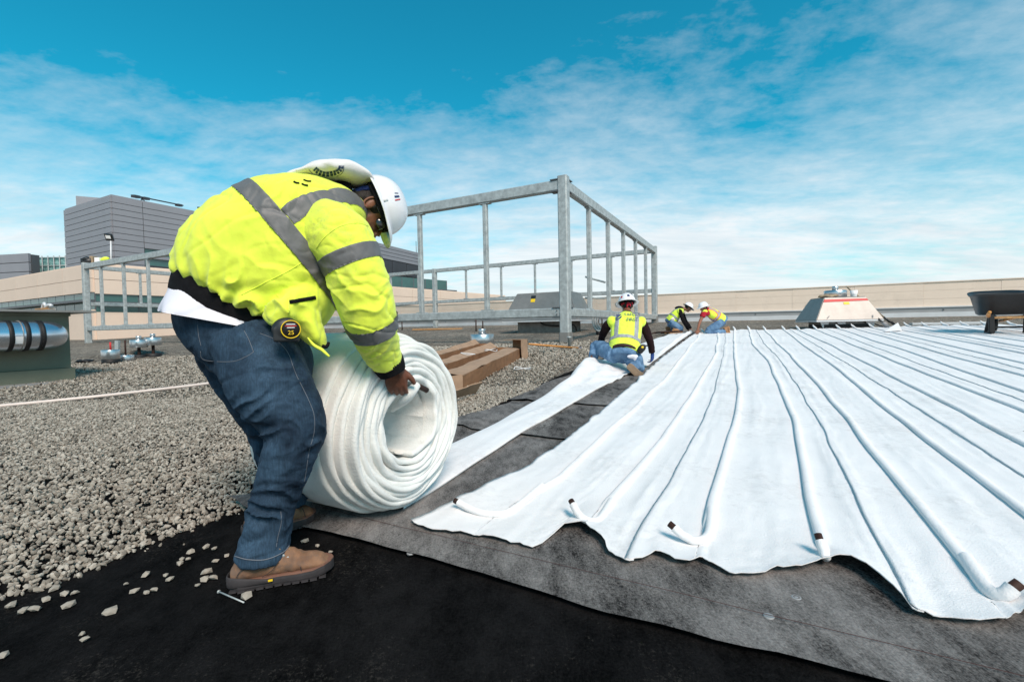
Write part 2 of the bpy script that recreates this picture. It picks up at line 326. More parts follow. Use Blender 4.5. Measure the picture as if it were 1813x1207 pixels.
def prism(poly, h, base=None):              # polygon of points (world) extruded up by h
    n = len(poly); vs = [V(p) for p in poly]+[V(p)+V((0, 0, h)) for p in poly]
    return vs, [tuple(range(n))[::-1], tuple(range(n, 2*n))]+[(i, (i+1) % n, n+(i+1) % n, n+i) for i in range(n)]
def fuse(gs, voxel=.007, smooth=4, disp=None):
    """one continuous surface out of overlapping closed shapes"""
    vs, fs = join(*gs); c = sum((V(v) for v in vs), V())/len(vs)
    me = bpy.data.meshes.new('tmp'); me.from_pydata([tuple(V(v)-c) for v in vs], [], fs)
    bm = bmesh.new(); bm.from_mesh(me); bmesh.ops.remove_doubles(bm, verts=bm.verts, dist=1e-5); bmesh.ops.recalc_face_normals(bm, faces=bm.faces); bm.to_mesh(me); bm.free()
    o = bpy.data.objects.new('tmp', me); COL.objects.link(o)
    r = o.modifiers.new('r', 'REMESH'); r.mode = 'VOXEL'; r.voxel_size = voxel
    if smooth:
        s = o.modifiers.new('s', 'SMOOTH'); s.factor = .5; s.iterations = smooth
    dg = bpy.context.evaluated_depsgraph_get(); dg.update()
    out = bpy.data.meshes.new_from_object(o.evaluated_get(dg)); COL.objects.unlink(o); bpy.data.objects.remove(o)
    n = len(out.vertices); co = np.empty(n*3, np.float32); out.vertices.foreach_get('co', co); co = co.reshape(-1, 3)+np.array(c, np.float32)
    if disp:
        no = np.empty(n*3, np.float32); out.vertices.foreach_get('normal', no); no = no.reshape(-1, 3)
        for i in range(n):
            p = V(co[i]); d = disp(p, V(no[i])); co[i] += no[i]*d
    fs = [tuple(p.vertices) for p in out.polygons]; bpy.data.meshes.remove(out)
    return [V(v) for v in co.tolist()], fs
def band(geo, planes, off=.003):
    """cut a strip out of a surface and lift it off by its own thickness; planes: (point, normal) keep the side against the normal"""
    me = bpy.data.meshes.new('b'); me.from_pydata([tuple(v) for v in geo[0]], [], geo[1]); bm = bmesh.new(); bm.from_mesh(me)
    for co, no in planes:
        bmesh.ops.bisect_plane(bm, geom=bm.verts[:]+bm.edges[:]+bm.faces[:], plane_co=co, plane_no=no, clear_outer=True)
    bm.normal_update(); nv = [v.normal.copy() for v in bm.verts]
    edge = [v.is_boundary for v in bm.verts]
    for v, q, e in zip(bm.verts, nv, edge): v.co += q*(off if not e else off*.7)
    # skirt so that the strip has an edge of real depth
    be = [e for e in bm.edges if e.is_boundary]
    r = bmesh.ops.extrude_edge_only(bm, edges=be); nn = {}
    bm.verts.index_update()
    vs = [v for v in r['geom'] if isinstance(v, bmesh.types.BMVert)]
    for v in vs:
        lv = [e.other_vert(v) for e in v.link_edges if e.other_vert(v).index < len(nv) and e.other_vert(v) not in vs]
        if lv: v.co -= nv[min(lv[0].index, len(nv)-1)]*(off*1.6)
    bm.to_mesh(me); bm.free(); out = [v.co.copy() for v in me.vertices], [tuple(p.vertices) for p in me.polygons]; bpy.data.meshes.remove(me); return out
def text_geo(txt, size, origin, right, up, depth=.001):
    c = bpy.data.curves.new('t', 'FONT'); c.body = txt; c.size = size; c.extrude = depth; c.align_x = 'CENTER'; c.align_y = 'CENTER'; c.resolution_u = 3
    o = bpy.data.objects.new('t', c); COL.objects.link(o); dg = bpy.context.evaluated_depsgraph_get(); dg.update()
    me = bpy.data.meshes.new_from_object(o.evaluated_get(dg)); COL.objects.unlink(o); bpy.data.objects.remove(o)
    R = V(right).normalized(); U = V(up).normalized(); N = R.cross(U)
    g = [V(origin)+R*v.co.x+U*v.co.y+N*v.co.z for v in me.vertices], [tuple(p.vertices) for p in me.polygons]
    bpy.data.meshes.remove(me); return g
def interp(x, xs, ys): return float(np.interp(x, xs, ys))
# ================================================================== SETTING: roof surface
def nz(x, y, z=0.0): return noise.noise(V((x, y, z)))
def ground():
    xs = list(np.concatenate([np.linspace(-140, -12, 22), np.linspace(-10, 10, 41), np.linspace(12, 140, 22)]))
    ys = list(np.concatenate([np.linspace(-30, 0, 6), np.linspace(.5, 14, 40), np.linspace(16, 44, 12), np.linspace(50, 400, 12)]))
    vs, fs = [], []
    for y in ys:
        for x in xs:
            z = gz(x, y)
            if y > 5: z += .02*nz(x*.5, y*.5)
            # ridge of heaped gravel beside the duct housing
            z += .42*math.exp(-((x+10.6)/1.0)**2-((y-12.6)/.9)**2)
            if y > 44 or abs(x) > 40: z -= min(2.0, .03*max(0, y-44)+.02*max(0, abs(x)-40))
            vs.append((x, y, z))
    n = len(xs)
    for i in range(len(ys)-1):
        for j in range(n-1): a = i*n+j; fs.append((a, a+1, a+1+n, a+n))
    o = mk('roof_ground', (vs, fs), 'gravel_ground'); tag(o, kind='structure')
ground()
def grid(s0, s1, t0, t1, ns, nt, f):
    vs, fs = [], []
    for i in range(nt+1):
        for j in range(ns+1):
            s = s0+(s1-s0)*j/ns; t = t0+(t1-t0)*i/nt; vs.append(f(s, t))
    for i in range(nt):
        for j in range(ns): a = i*(ns+1)+j; fs.append((a, a+1, a+ns+2, a+ns+1))
    return vs, fs
# black felt underlay
def f_black(s, t):
    z = .006+.0035*nz(s*5, t*5)+.004*nz(s*1.7+5, t*1.7)
    return ST(s, t, z)
o = mk('black_felt', grid(-4.6, 9, -3.2, 2.6, 120, 70, f_black), 'black_felt'); tag(o, kind='structure')
o = mk('black_felt', grid(-2.42, 9, 2.6, 16.2, 24, 60, lambda s, t: ST(s+.05*nz(t*1.3, s), t, .005)), 'black_felt'); tag(o, kind='structure')
# grey felt rolls laid across, each lapping over the next
def felt_lap(k, t0, t1):
    def f(s, t):
        u = (t-t0)/(t1-t0)
        edge = .035*nz(s*1.3, k*7)+.012*nz(s*6, k*3)
        tt = t+(edge if u < .5 else 0)
        ss = s
        if s < -2.1: ss = s+.10*nz(t*1.1, k*5.0)+.03*nz(t*5, k)
        z = .014+.012*(1-u)+.004*nz(s*3+k, t*3)+.0025*nz(s*9, t*9)
        if s < -2.0: z += .02*(0.5+nz(s*2, t*1.5))
        if u < .001: z += .004
        # ripples along the front edge and the curl by the worker's heel
        z += .012*max(0, nz(s*2.2+9, k))*(1-u)**3
        if k == 0: z += .035*math.exp(-((s+2.25)/.13)**2-((t-1.33)/.12)**2)
        return ST(ss, tt, max(z, .009))
    o = mk('grey_felt_sheet', grid(-2.28, 9, t0, t1+.04, 150, 26, f), 'grey_felt')
    o['kind'] = 'structure'; return o
laps = [1.36, 3.05, 4.2, 6.3, 8.3, 10.3, 12.3, 14.3, 16.4]
felts = [felt_lap(k, laps[k], laps[k+1]) for k in range(8)]
# red marking threads on the felt, and the fastening discs
for t in (1.52,):
    o = mk('marking_thread', tube([ST(-1.9+.12*i, t+.004*nz(i*.7, 2), .0325+.004*nz(i*.7, 5)) for i in range(60)], .0009, 4), mat('red_thread', (.07, .03, .028), .9)); o.parent = felts[0]
for (px, py) in ((727, 978), (1361, 1090), (1410, 1057)):
    c = G(px, py, .024); r = .015
    o = mk('fastener_disc', join(lathe(c, [(r, -.004), (r, .001), (r*.8, .002), (r*.45, .0005), (r*.25, .002), (0, .002)], 20)), 'grey_metal'); o.parent = felts[0]
# ------------------------------------------------------------------ white membrane strips with their hoses
TF = [(-1.36, 1.60), (-1.34, 1.56), (-1.21, 1.53), (-1.06, 1.57), (-.9, 1.58), (-.76, 1.58), (-.73, 1.66), (-.71, 1.77), (-.64, 1.80), (-.53, 1.73), (-.48, 1.65), (-.39, 1.62), (-.36, 1.66), (-.32, 1.72), (-.22, 1.68), (-.17, 1.74), (-.07, 1.69), (.02, 1.72), (.06, 1.77), (.14, 1.79), (.2, 1.85), (.27, 1.90), (.33, 1.86), (.375, 1.77), (.40, 1.69), (.46, 1.69), (.57, 1.70), (.66, 1.78), (.72, 1.86), (.9, 1.74), (1.1, 1.70), (1.3, 1.84), (1.5, 1.72), (1.8, 1.76), (2.2, 1.68), (2.6, 1.8), (3, 1.7), (3.5, 1.78), (4, 1.7), (9, 1.75)]
def t_front(s): return interp(s, [a for a, b in TF], [b for a, b in TF])+.010*nz(s*30, 0)+.006*nz(s*70, 3)
FAR = [(-1.61, 15.1), (-.59, 16.2), (.94, 16.1), (2.41, 16.6), (3.84, 17.2), (5.15, 17.5), (7, 17.2)]
def t_back(s): return interp(s, [a for a, b in FAR], [b for a, b in FAR])+.25*nz(s*2.5, 8)
HS = [-.95, -.545, -.15, .24, .63, .965, 1.40, 1.80, 2.16, 2.55, 3.01, 3.44, 3.88, 4.30, 4.75, 5.2, 5.65, 6.1]
TR = {0: [(1.8, -1.00), (2.07, -.97), (2.33, -.92), (3.33, -.95), (5.7, -.95), (16, -1.45)], 1: [(1.9, -.60), (2.39, -.57), (3.06, -.54), (4.5, -.54), (9, -.62), (16, -1.0)],
      2: [(2.3, -.17), (3.64, -.13), (5.2, -.14), (8.96, -.31), (16.9, -.60)], 3: [(2.4, .22), (4, .25), (5.5, .25), (7.9, .18), (10.96, -.04), (16.8, -.18)],
      4: [(2.6, .63), (4.3, .62), (7.1, .57), (9.7, .48), (17.3, .23)], 5: [(2.8, .98), (5, .96), (7.2, .94), (9.8, .87), (19, .72)],
      6: [(4.7, 1.42), (6.2, 1.38), (8.1, 1.36), (9.8, 1.31), (16.6, 1.12)], 7: [(4.9, 1.81), (7.7, 1.72), (9.9, 1.68), (16, 1.57)]}
def hs(k, t):
    if k in TR: b = interp(t, [a for a, _ in TR[k]], [c for _, c in TR[k]])
    else: b = HS[k]-.05*nz(k*3.1, t*.15)
    return b+.035*nz(k*9.7, t*.42)*min(1, max(0, (t-2)/2))+.012*nz(k*5, t*1.3)*min(1, max(0, (t-2)/1.5))
T0H = {0: 2.02, 1: 1.98, 2: 1.97, 3: 1.93, 4: 1.93}
PROF = [(-.085, .0015), (-.045, -.001), (-.031, -.005), (-.0235, -.005), (-.028, .009), (-.0265, .019), (-.019, .028), (-.009, .032), (.003, .031), (.012, .025), (.020, .016), (.028, .008), (.040, .003), (.065, .001), (.09, 0)]
LEFT = [(1.58, -1.35), (1.78, -1.31), (2.17, -1.25), (2.46, -1.18), (2.96, -1.16), (3.81, -1.18), (5.6, -1.25), (8.6, -1.41), (13.4, -1.53), (17, -1.6)]
def left_edge(t): return interp(t, [a for a, b in LEFT], [b for a, b in LEFT])+.018*nz(t*3.2, 1)+.012*nz(t*9, 4)
def wrinkle(s, t):
    u = s*11+1.2*nz(s*1.5, t*.5); a = nz(u, t*.55, 1.0); b = nz(s*27+nz(s, t)*2, t*.9, 4.0); c = nz(s*4, t*.8, 7)
    return .011*max(0, a+.08)+.008*max(0, b)+.009*c+.003*nz(s*40, t*9, 2)+.007*max(0, nz(s*5, t*6, 11)-.1)+.0030*nz(s*26, t*22, 6)-.005*max(0, 1-abs(nz(s*7, t*4, 15))*9)*max(0, nz(s*2, t*2, 17)+.1)
def membrane(k0, j):
    ks = (k0, k0+1)
    # boundaries: half-way between hoses, the left strip wandering over its neighbour
    def bl(t): return left_edge(t) if j == 0 else (hs(k0-1, t)+hs(k0, t))/2-.03+.012*nz(t*2.2, j*4)
    def br(t): return (hs(k0+1, t)+hs(k0+2, t))/2+.0 if k0+2 < len(HS) else hs(k0+1, t)+.2
    nt = 250; rows = []
    for i in range(nt+1):
        u = i/nt; rows.append(u**1.9)
    vs = []; nA = 9; PK = .82
    for i, u in enumerate(rows):
        def row_t(s): return t_front(s)+(t_back(s)-t_front(s))*u
        sc = (HS[k0]+HS[k0+1])/2; tm = row_t(sc)
        L, R_ = bl(tm), br(tm); h0, h1 = hs(ks[0], tm), hs(ks[1], tm)
        line = []
        for q in range(nA): line.append((L+(h0-.085-L)*q/nA, None, 0))
        line += [(h0+a*(PK if abs(a) < .05 else 1), b*.62, ks[0]) for a, b in PROF]
        for q in range(1, nA+3): line.append((h0+.09+(h1-.085-h0-.09)*q/(nA+3), None, 0))
        line += [(h1+a*(PK if abs(a) < .05 else 1), b*.62, ks[1]) for a, b in PROF]
        for q in range(1, nA+1): line.append((h1+.09+(R_-h1-.09)*q/nA, None, 0))
        for (s, hz, k) in line:
            t = row_t(s); w = wrinkle(s, t)
            if hz is None: z = w+.002
            else:
                a = min(1, max(0, (t-T0H.get(k, 1.95))/.10)); a = a*a*(3-2*a)
                z = hz*a*(1+.08*nz(t*6, k))+w*(1-a*.7)+.002
            # the loose front lifts off the felt in arches
            e = math.exp(-(t-t_front(s))/.11)
            notch = max(0, (t_front(s)-1.66)/.2)
            z += e*(.034*notch+.010*(nz(s*6, 3)+.3))
            eb = math.exp(-(t_back(s)-t)/.2); z += eb*.03*(nz(s*4, 6)+.3)
            if j == 0: z += .018*math.exp(-(s-left_edge(t))/.03)*max(0, nz(t*4, 9)+.25)
            z += .004*(8-j)/8 + (.006 if hz is None and s-L < .05 and j > 0 else 0)
            vs.append(ST(s, t, .034+max(z, 0)))
    n = len(line); fs = [(i*n+q, i*n+q+1, (i+1)*n+q+1, (i+1)*n+q) for i in range(nt) for q in range(n-1)]
    # turned-down rim gives the cut edge its thickness
    b0 = len(vs); rim = list(range(n)); vs += [vs[q]+V((0, 0, -.005))+DX*.004 for q in rim]
    fs += [(q+1, q, b0+q, b0+q+1) for q in range(n-1)]
    b1 = len(vs); vs += [vs[i*n]+V((0, 0, -.005))+EX*.004 for i in range(nt+1)]
    fs += [(i*n, (i+1)*n, b1+i+1, b1+i) for i in range(nt)]
    names = {0: 'white membrane strip nearest the unrolled roll, its torn left edge on grey felt', 1: 'white membrane strip with ragged front arch, second from the torn left edge', 2: 'white membrane strip whose curled hose end touches the right border, third from the left'}
    ordn = ['', '', '', 'fourth', 'fifth', 'sixth', 'seventh', 'eighth', 'ninth']
    lab = names.get(j, 'ribbed white membrane strip running to the parapet, %s from the torn left edge' % ordn[j])
    o = mk('membrane_strip', (vs, fs), 'white_fabric', origin=ST((HS[k0]+HS[k0+1])/2, 1.9)); tag(o, lab, 'membrane', 'white membrane strips laid over the roof')
    return o
def hose_end(par, pts, r0=.0145, brown=.034):
    """sleeve of white fabric round a hose, cut open, dark hose inside"""
    pts = [V(p) for p in pts]; rr = [r0*1.25]+[r0*1.1]*(len(pts)-2)+[r0*1.15]
    g = limb(pts, rr, V((0, 0, 1)), 16, 6, cap=False)
    g = [v+V((nz(v.x*60, v.y*60, v.z*60),)*3)*.0013 for v in g[0]], g[1]
    s = mk('hose_sleeve', g, 'white_fabric', par)
    d = (pts[-1]-pts[-2]).normalized(); a = pts[-1]-d*.03; b = pts[-1]+d*brown*.7
    r = r0*.86
    g = lathe(a, [(r, 0), (r, (b-a).length), (r*.74, (b-a).length+.001), (r*.72, (b-a).length-.05)], 16, d, cap=False)
    k = mk('hose_end', g, 'rust', s)
mems = [membrane(2*j, j) for j in range(9)]
def ga(px, py, h=0): return G(px, py, h)
hose_end(mems[0], [ST(hs(0, 2.12), 2.12, .052), ga(905, 903, .05), ga(868, 909, .052), ga(838, 902, .062), ga(812, 889, .078)])
hose_end(mems[0], [ST(hs(1, 2.08), 2.08, .052), ga(1062, 918, .05), ga(1040, 921, .054), ga(1024, 909, .075), ga(1015, 893, .098)])
hose_end(mems[1], [ST(hs(2, 2.16), 2.16, .052), ga(1254, 945, .05), ga(1232, 957, .052), ga(1208, 946, .072), ga(1194, 934, .09)])
hose_end(mems[1], [ST(hs(3, 2.02), 2.02, .050), ga(1462, 985, .055), ga(1457, 972, .075), ga(1452, 957, .095)])
hose_end(mems[2], [ST(hs(4, 2.08), 2.08, .052), ga(1748, 1043, .052), ga(1775, 1052, .062), ga(1793, 1040, .085)], r0=.0175)
for k in range(5, 18):
    s = HS[k]; t = 1.95
    hose_end(mems[k//2], [ST(hs(k, 2.15), 2.15, .05), ST(hs(k, 2.0)-.01, 2.0, .052), ST(s-.05, 1.93, .07), ST(s-.09, 1.92, .10)])
for k in range(18):                          # the far ends stick up behind the cloth
    tb = t_back(hs(k, 15))
    a = hs(k, tb-.3); g = limb([ST(a, tb-.35, .05), ST(a, tb-.05, .07), ST(a-.03+.05*nz(k*3, 1), tb+.03, .11+.04*nz(k, 2)), ST(a-.06+.1*nz(k*3, 1), tb+.06, .16+.07*nz(k, 5))], [.024, .030, .026, .012], k=3, n=8)
    mk('hose_sleeve', g, 'white_fabric', mems[k//2])
# a kicked-up corner of cloth by the red-striped vent
# ------------------------------------------------------------------ the strip being unrolled and its roll
RC = V((-.512, 2.178, 0)); RR = .425
RC.z = gz(RC.x, RC.y)+.012+RR; AX = EX.copy()
SX, SZ = DX.copy(), V((0, 0, 1))
s_roll, t_roll = tost(RC)
def unrolled():
    SR = [(1.9, -1.48), (2.82, -1.53), (5.0, -1.56), (7.2, -1.44), (13, -1.62), (16, -1.7)]
    SL = [(1.9, -1.90), (2.57, -1.85), (3.47, -1.89), (5.2, -1.97), (6.4, -2.25), (8, -2.3), (10.9, -2.38), (15.2, -2.27)]
    vs = []; nt, ns = 190, 44
    for i in range(nt+1):
        u = i/nt; t = t_roll-.02+(15.0-t_roll)*u**1.5
        R_ = interp(t, [a for a, b in SR], [b for a, b in SR])+.02*nz(t*1.7, 3); L = interp(t, [a for a, b in SL], [b for a, b in SL])+.03*nz(t*1.4, 8)
        if t < 3.2: R_ += (s_roll-R_)*math.exp(-(t-t_roll)/.25)*.7
        for j in range(ns+1):
            v = j/ns; s = L+(R_-L)*v
            z = .038+.010*max(0, nz(s*9+nz(s, t), t*.8, 5))+.006*nz(s*4, t*1.2)+.01*(1-abs(2*v-1)**6)*(1 if t < 6 else .3)
            # heap of cloth lifted over the kneeling man's leg
            b = math.exp(-((t-6.15)/.85)**2)
            z += b*(.20*math.exp(-((v-.18)/.20)**2)+.09*math.exp(-((v-.55)/.18)**2)+.03*nz(s*9, t*5))
            z += .05*math.exp(-((t-5.0)/.5)**2)*math.exp(-((v-.05)/.25)**2)
            # folded edge that the far men are pulling up
            b2 = max(0, min(1, (t-8)/3)); z += b2*.10*math.exp(-((v-.93)/.06)**2)*(1+.3*nz(t, 3))
            vs.append(ST(s, t, z))
    n = ns+1; fs = [(i*n+q, i*n+q+1, (i+1)*n+q+1, (i+1)*n+q) for i in range(nt) for q in range(ns)]
    b = len(vs)
    for i in range(nt+1):
        p = vs[i*n+ns]; vs.append(p+V((0, 0, -.016))-EX*.012)
    fs += [(i*n+ns, b+i, b+i+1, (i+1)*n+ns) for i in range(nt)]
    b = len(vs)
    for i in range(nt+1): vs.append(vs[i*n]+V((0, 0, -.016))+EX*.012)
    fs += [(i*n, (i+1)*n, b+i+1, b+i) for i in range(nt)]
    return vs, fs
rt = thing('membrane_roll', V((RC.x, RC.y, gz(RC.x, RC.y))), 'large rolled-up white hose membrane with its end unrolling along grey felt', 'membrane roll', 'white membrane strips laid over the roof')
mk('unrolled_strip', unrolled(), 'white_fabric', rt)
def spiral():
    """one long flattened sleeve wound up: rounded folds show on the end faces"""
    turns = 12.0; n = 1250; WID = .41; r_in, r_out = .165, RR-.004+.012
    vs = []; prof = []; pw = 11
    for i in range(pw+1):                    # half round at the near edge, flat, half round at the far edge
        a = math.pi*(i/pw)-math.pi/2; prof.append((math.cos(a), math.sin(a)))
    full = [(WID/2+p*1.0, q) for p, q in prof]+[(0, 1), ]+[(-WID/2-p, -q) for p, q in prof]+[(0, -1)]
    for i in range(n+1):
        u = i/n; th = u*turns*2*math.pi
        k = u*turns; pitch = (r_out-r_in)/turns
        r = r_in+(r_out-r_in)*(u**.82)-pitch/2
        # layers are loose: irregular gaps and bulges that carry on from turn to turn
        ang = th
        r += .006*nz(math.cos(ang)*1.5, math.sin(ang)*1.5, k*.5)+.004*nz(math.cos(ang)*3, math.sin(ang)*3, k*1.1)
        half = pitch*.60*(1+.30*nz(math.cos(ang)*2.2, math.sin(ang)*2.2, k*2.3))
        shift = .030*nz(math.cos(ang)*1.2, math.sin(ang)*1.2, k*.75)+.014*nz(math.cos(ang)*2, math.sin(ang)*2, k*2.2)+.02-(.030*max(0, k-8.6)**1.35)+.035
        # layers telescope outward towards the far side
        ca, sa = math.cos(ang-math.pi/2), math.sin(ang-math.pi/2)
        er = SX*ca+SZ*sa; sq = 1-.015*max(0, -sa)
        pull = .035*math.exp(-((k-.2)/1.2)**2)*max(0, sa)      # the innermost turns are pulled up by the hand
        bulge = half*1.0
        for (x, q) in full:
            xx = (x if abs(x) <= WID/2+1e-6 else math.copysign(WID/2+(abs(x)-WID/2)*bulge*1.1, x))
            rr = (r+pull+q*half*(1 if abs(x) > .01 else .92))*sq+.0018*nz(ang*7, xx*9, k)
            vs.append(RC+er*rr+AX*(xx-WID/2-.02+shift))
    m_ = len(full); fs = [(i*m_+q, i*m_+(q+1) % m_, (i+1)*m_+(q+1) % m_, (i+1)*m_+q) for i in range(n) for q in range(m_)]
    fs += [tuple(range(m_))[::-1], tuple(range(n*m_, (n+1)*m_))]
    return vs, fs
mk('coil', spiral(), 'roll_fabric', rt)
def lining():                                # puckered inner turn seen through the eye of the roll
    vs, fs = [], []; n, m_ = 96, 22
    for i in range(n+1):
        a = 2*math.pi*i/n
        for j in range(m_+1):
            x = -.46+.45*j/m_; fold = abs(math.sin(a*4.5+1.2*nz(x*4, 1)))**.35
            r = .150-.010*(1-fold)+.004*nz(a*3, x*12)-.006*math.exp(-((x+.16+.012*math.sin(a*14))/.008)**2)
            er = SX*math.cos(a)+SZ*math.sin(a); vs.append(RC+er*(r+.02*max(0, math.sin(a)))+AX*x)
    for i in range(n):
        for j in range(m_): q = i*(m_+1)+j; fs.append((q, q+m_+1, q+m_+2, q+1))
    return vs, fs
mk('lining', lining(), 'roll_fabric', rt)
# flap of the innermost turn that the hand holds, with the hose end poking out
g = limb([P(694, 726, 2.16), P(703, 718, 2.12), P(718, 706, 2.06), P(729, 692, 2.05), P(739, 681, 2.08)], [.010, .016, .021, .024, .016], n=14)
mk('held_fold', g, 'roll_fabric', rt)
a, b = P(737, 681, 2.08), P(756, 691, 2.13); g = lathe(a, [(.0125, 0), (.0125, (b-a).length), (.009, (b-a).length), (.009, (b-a).length-.03)], 14, b-a, cap=False)
mk('hose_end', g, 'rust', rt)
# ------------------------------------------------------------------ gravel
def ico():
    bm = bmesh.new(); bmesh.ops.create_icosphere(bm, subdivisions=1, radius=1); v = np.array([tuple(x.co) for x in bm.verts]); f = np.array([[q.index for q in p.verts] for p in bm.faces]); bm.free(); return v, f
IV, IF = ico()
def stones(xy, size, h0, flat=.62, cube=False):
    n = len(xy); rng = np.random.default_rng(5)
    if cube:
        v = np.array([(-1, -1, -1), (1, -1, -1), (1, 1, -1), (-1, 1, -1), (-.7, -.8, 1), (.8, -.6, 1), (.6, .8, 1), (-.8, .7, 1)])*.8; f = np.array([(0, 1, 5), (0, 5, 4), (1, 2, 6), (1, 6, 5), (2, 3, 7), (2, 7, 6), (3, 0, 4), (3, 4, 7), (4, 5, 6), (4, 6, 7)])
    else: v, f = IV, IF
    k = len(v)
    var = v[None]*(1+rng.uniform(-.30, .30, (40, k, 1))); vi = rng.integers(0, 40, n); P0 = var[vi]
    sc = size[:, None]*np.stack([rng.uniform(.75, 1.35, n), rng.uniform(.65, 1.0, n), rng.uniform(.5, .8, n)], 1)
    P0 = P0*sc[:, None, :]
    q = rng.normal(size=(n, 4)); q[:, 0] *= 1.6; q /= np.linalg.norm(q, axis=1, keepdims=True); w, x, y, z = q.T
    Rm = np.stack([1-2*(y*y+z*z), 2*(x*y-w*z), 2*(x*z+w*y), 2*(x*y+w*z), 1-2*(x*x+z*z), 2*(y*z-w*x), 2*(x*z-w*y), 2*(y*z+w*x), 1-2*(x*x+y*y)], 1).reshape(n, 3, 3)
    P0 = np.einsum('nij,nkj->nki', Rm, P0)
    c = np.stack([xy[:, 0], xy[:, 1], GA*xy[:, 0]+GB*xy[:, 1]+h0], 1)
    P0 = P0+c[:, None, :]; Fc = f[None]+(np.arange(n)*k)[:, None, None]
    return P0.reshape(-1, 3), Fc.reshape(-1, 3)
EDGE = [G(*p) for p in [(-260, 1130), (-120, 1085), (0, 1062), (60, 1050), (110, 1040), (180, 1030), (245, 1026), (300, 1008), (345, 985), (390, 968), (430, 950), (440, 930)]]
def gravel_inside(x, y):
    """distance-like number: positive inside the gravel"""
    s = x*EX.x+y*EX.y; t = x*DX.x+y*DX.y
    # front border against the black felt, given as t over s
    es = [tost(p) for p in EDGE]; es.sort()
    tb = np.interp(s, [a for a, b in es], [b for a, b in es])
    sb = np.interp(t, [1.3, 3.2, 3.6, 4.2, 5.0, 6.3, 8.1, 14, 20], [-2.25, -2.21, -2.25, -2.28, -2.3, -2.5, -2.72, -2.8, -2.8])
    return np.minimum(t-tb, sb-s)
def scatter(n, y0, y1, seed):
    rng = np.random.default_rng(seed)
    y = np.sqrt(rng.uniform(y0**2, y1**2, n)); x = rng.uniform(-1.55, .42, n)*y
    return x, y, rng
def gravel():
    # near: crushed stone down to pebble size
    x, y, rng = scatter(100000, 1.25, 5.6, 3)
    # more stones where the picture resolves them
    d = gravel_inside(x, y)+.05*np.array([nz(a*3, b*3) for a, b in zip(x, y)])+.03*rng.normal(size=len(x))*(rng.random(len(x)) < .25)
    ok = d > 0
    x, y, d = x[ok], y[ok], d[ok]; n = len(x)
    size = rng.uniform(.0055, .0145, n)*(1+.12*(y-2)/3)
    lift = rng.uniform(.0, .028, n)*np.clip(d/.12, .1, 1)+.010
    lift += .014*np.array([nz(a*2.2, b*2.2) for a, b in zip(x, y)])
    v, f = stones(np.stack([x, y], 1), size, lift)
    o = mk_np('gravel', v, f, 'stone', smooth=False); tag(o, 'grey crushed stone ballast covering the roof around the worker', 'gravel', kind='stuff')
    # farther: coarser stand of stones, joined
    x, y, rng = scatter(60000, 5.4, 12.5, 9); d = gravel_inside(x, y); ok = d > 0; x, y = x[ok], y[ok]; n = len(x)
    v, f = stones(np.stack([x, y], 1), rng.uniform(.013, .024, n)*(y/8), rng.uniform(.0, .03, n), cube=True)
    o = mk_np('gravel', v, f, 'stone', smooth=False); tag(o, 'grey crushed stone ballast beyond the pipe and boxes', 'gravel', kind='stuff')
gravel()
# loose stones that rolled onto the black felt
LS = [(360, 800, 1.5), (580, 835, 1.7), (765, 640, 1.3), (710, 725, 1.1), (770, 735, 1), (810, 720, 1), (890, 665, 1), (870, 645, .8), (945, 580, 1.2), (1080, 625, 1.4), (1075, 662, 1.2), (1120, 655, 1.2), (1130, 570, 1), (1190, 542, .8), (1080, 495, 1.2), (1000, 520, 1.2), (1125, 505, 1), (1290, 748, 1.5), (445, 980, 1), (340, 740, 1.3), (390, 735, .9), (1037, 698, .8), (1598, 466, 1.2), (1668, 488, .9), (1735, 523, .8), (240, 770, 1.2), (180, 820, 1.4), (15, 1062, 1.2), (990, 558, .8), (955, 560, 1), (120, 830, 1.3), (60, 800, 1.4), (290, 710, 1.3), (660, 690, .7), (430, 950, .8)]
base = None
for (a, b, r) in LS:
    c = G(a/2.965, 800+b/2.965, .016); vv = [V(tuple(v)) for v in IV]; random.seed(int(a*7+b))
    bm = bmesh.new(); bmesh.ops.create_icosphere(bm, subdivisions=1, radius=1)
    for v in bm.verts: v.co *= 1+.55*nz(v.co.x*1.1+a, v.co.y*1.1+b, v.co.z*1.1); v.co.x *= 1.25; v.co.z *= .62
    Rz = Matrix.Rotation(random.random()*6.3, 3, 'Z'); r_ = .0115*r
    g = [c+Rz @ (v.co*r_) for v in bm.verts], [tuple(q.index for q in p.verts) for p in bm.faces]; bm.free()
    o = mk('loose_stone', g, 'stone', smooth=False, origin=c); tag(o, 'small pale stone strayed from the gravel onto the black felt', 'stone', 'loose stones on the black felt')
# more scattered grit
x, y, rng = scatter(1600, 1.15, 3.2, 21); d = gravel_inside(x, y); ok = (d < 0) & (d > -.16) & (x < -.72*y*.8); x, y = x[ok], y[ok]; n = len(x)
k = rng.random(n) < np.exp(gravel_inside(x, y)/.05); x, y = x[k], y[k]; n = len(x)
v, f = stones(np.stack([x, y], 1), rng.uniform(.003, .009, n), np.full(n, .012)); o = mk_np('stone_grit', v, f, 'stone', smooth=False); tag(o, 'grit and chips at the ragged border of the gravel', 'gravel', kind='stuff')
# long nail by the heel
a, b = G(388, 1047, .016), G(432, 1066, .014)
nr = thing('steel_pin', a, 'long steel nail lying on black felt beside the tan boot', 'nail')
mk('shank', tube([a, b], .0026, 8), 'galv', nr); mk('nail_head', lathe(a-(b-a).normalized()*.003, [(.006, 0), (.006, .003)], 12, b-a), 'galv', nr)
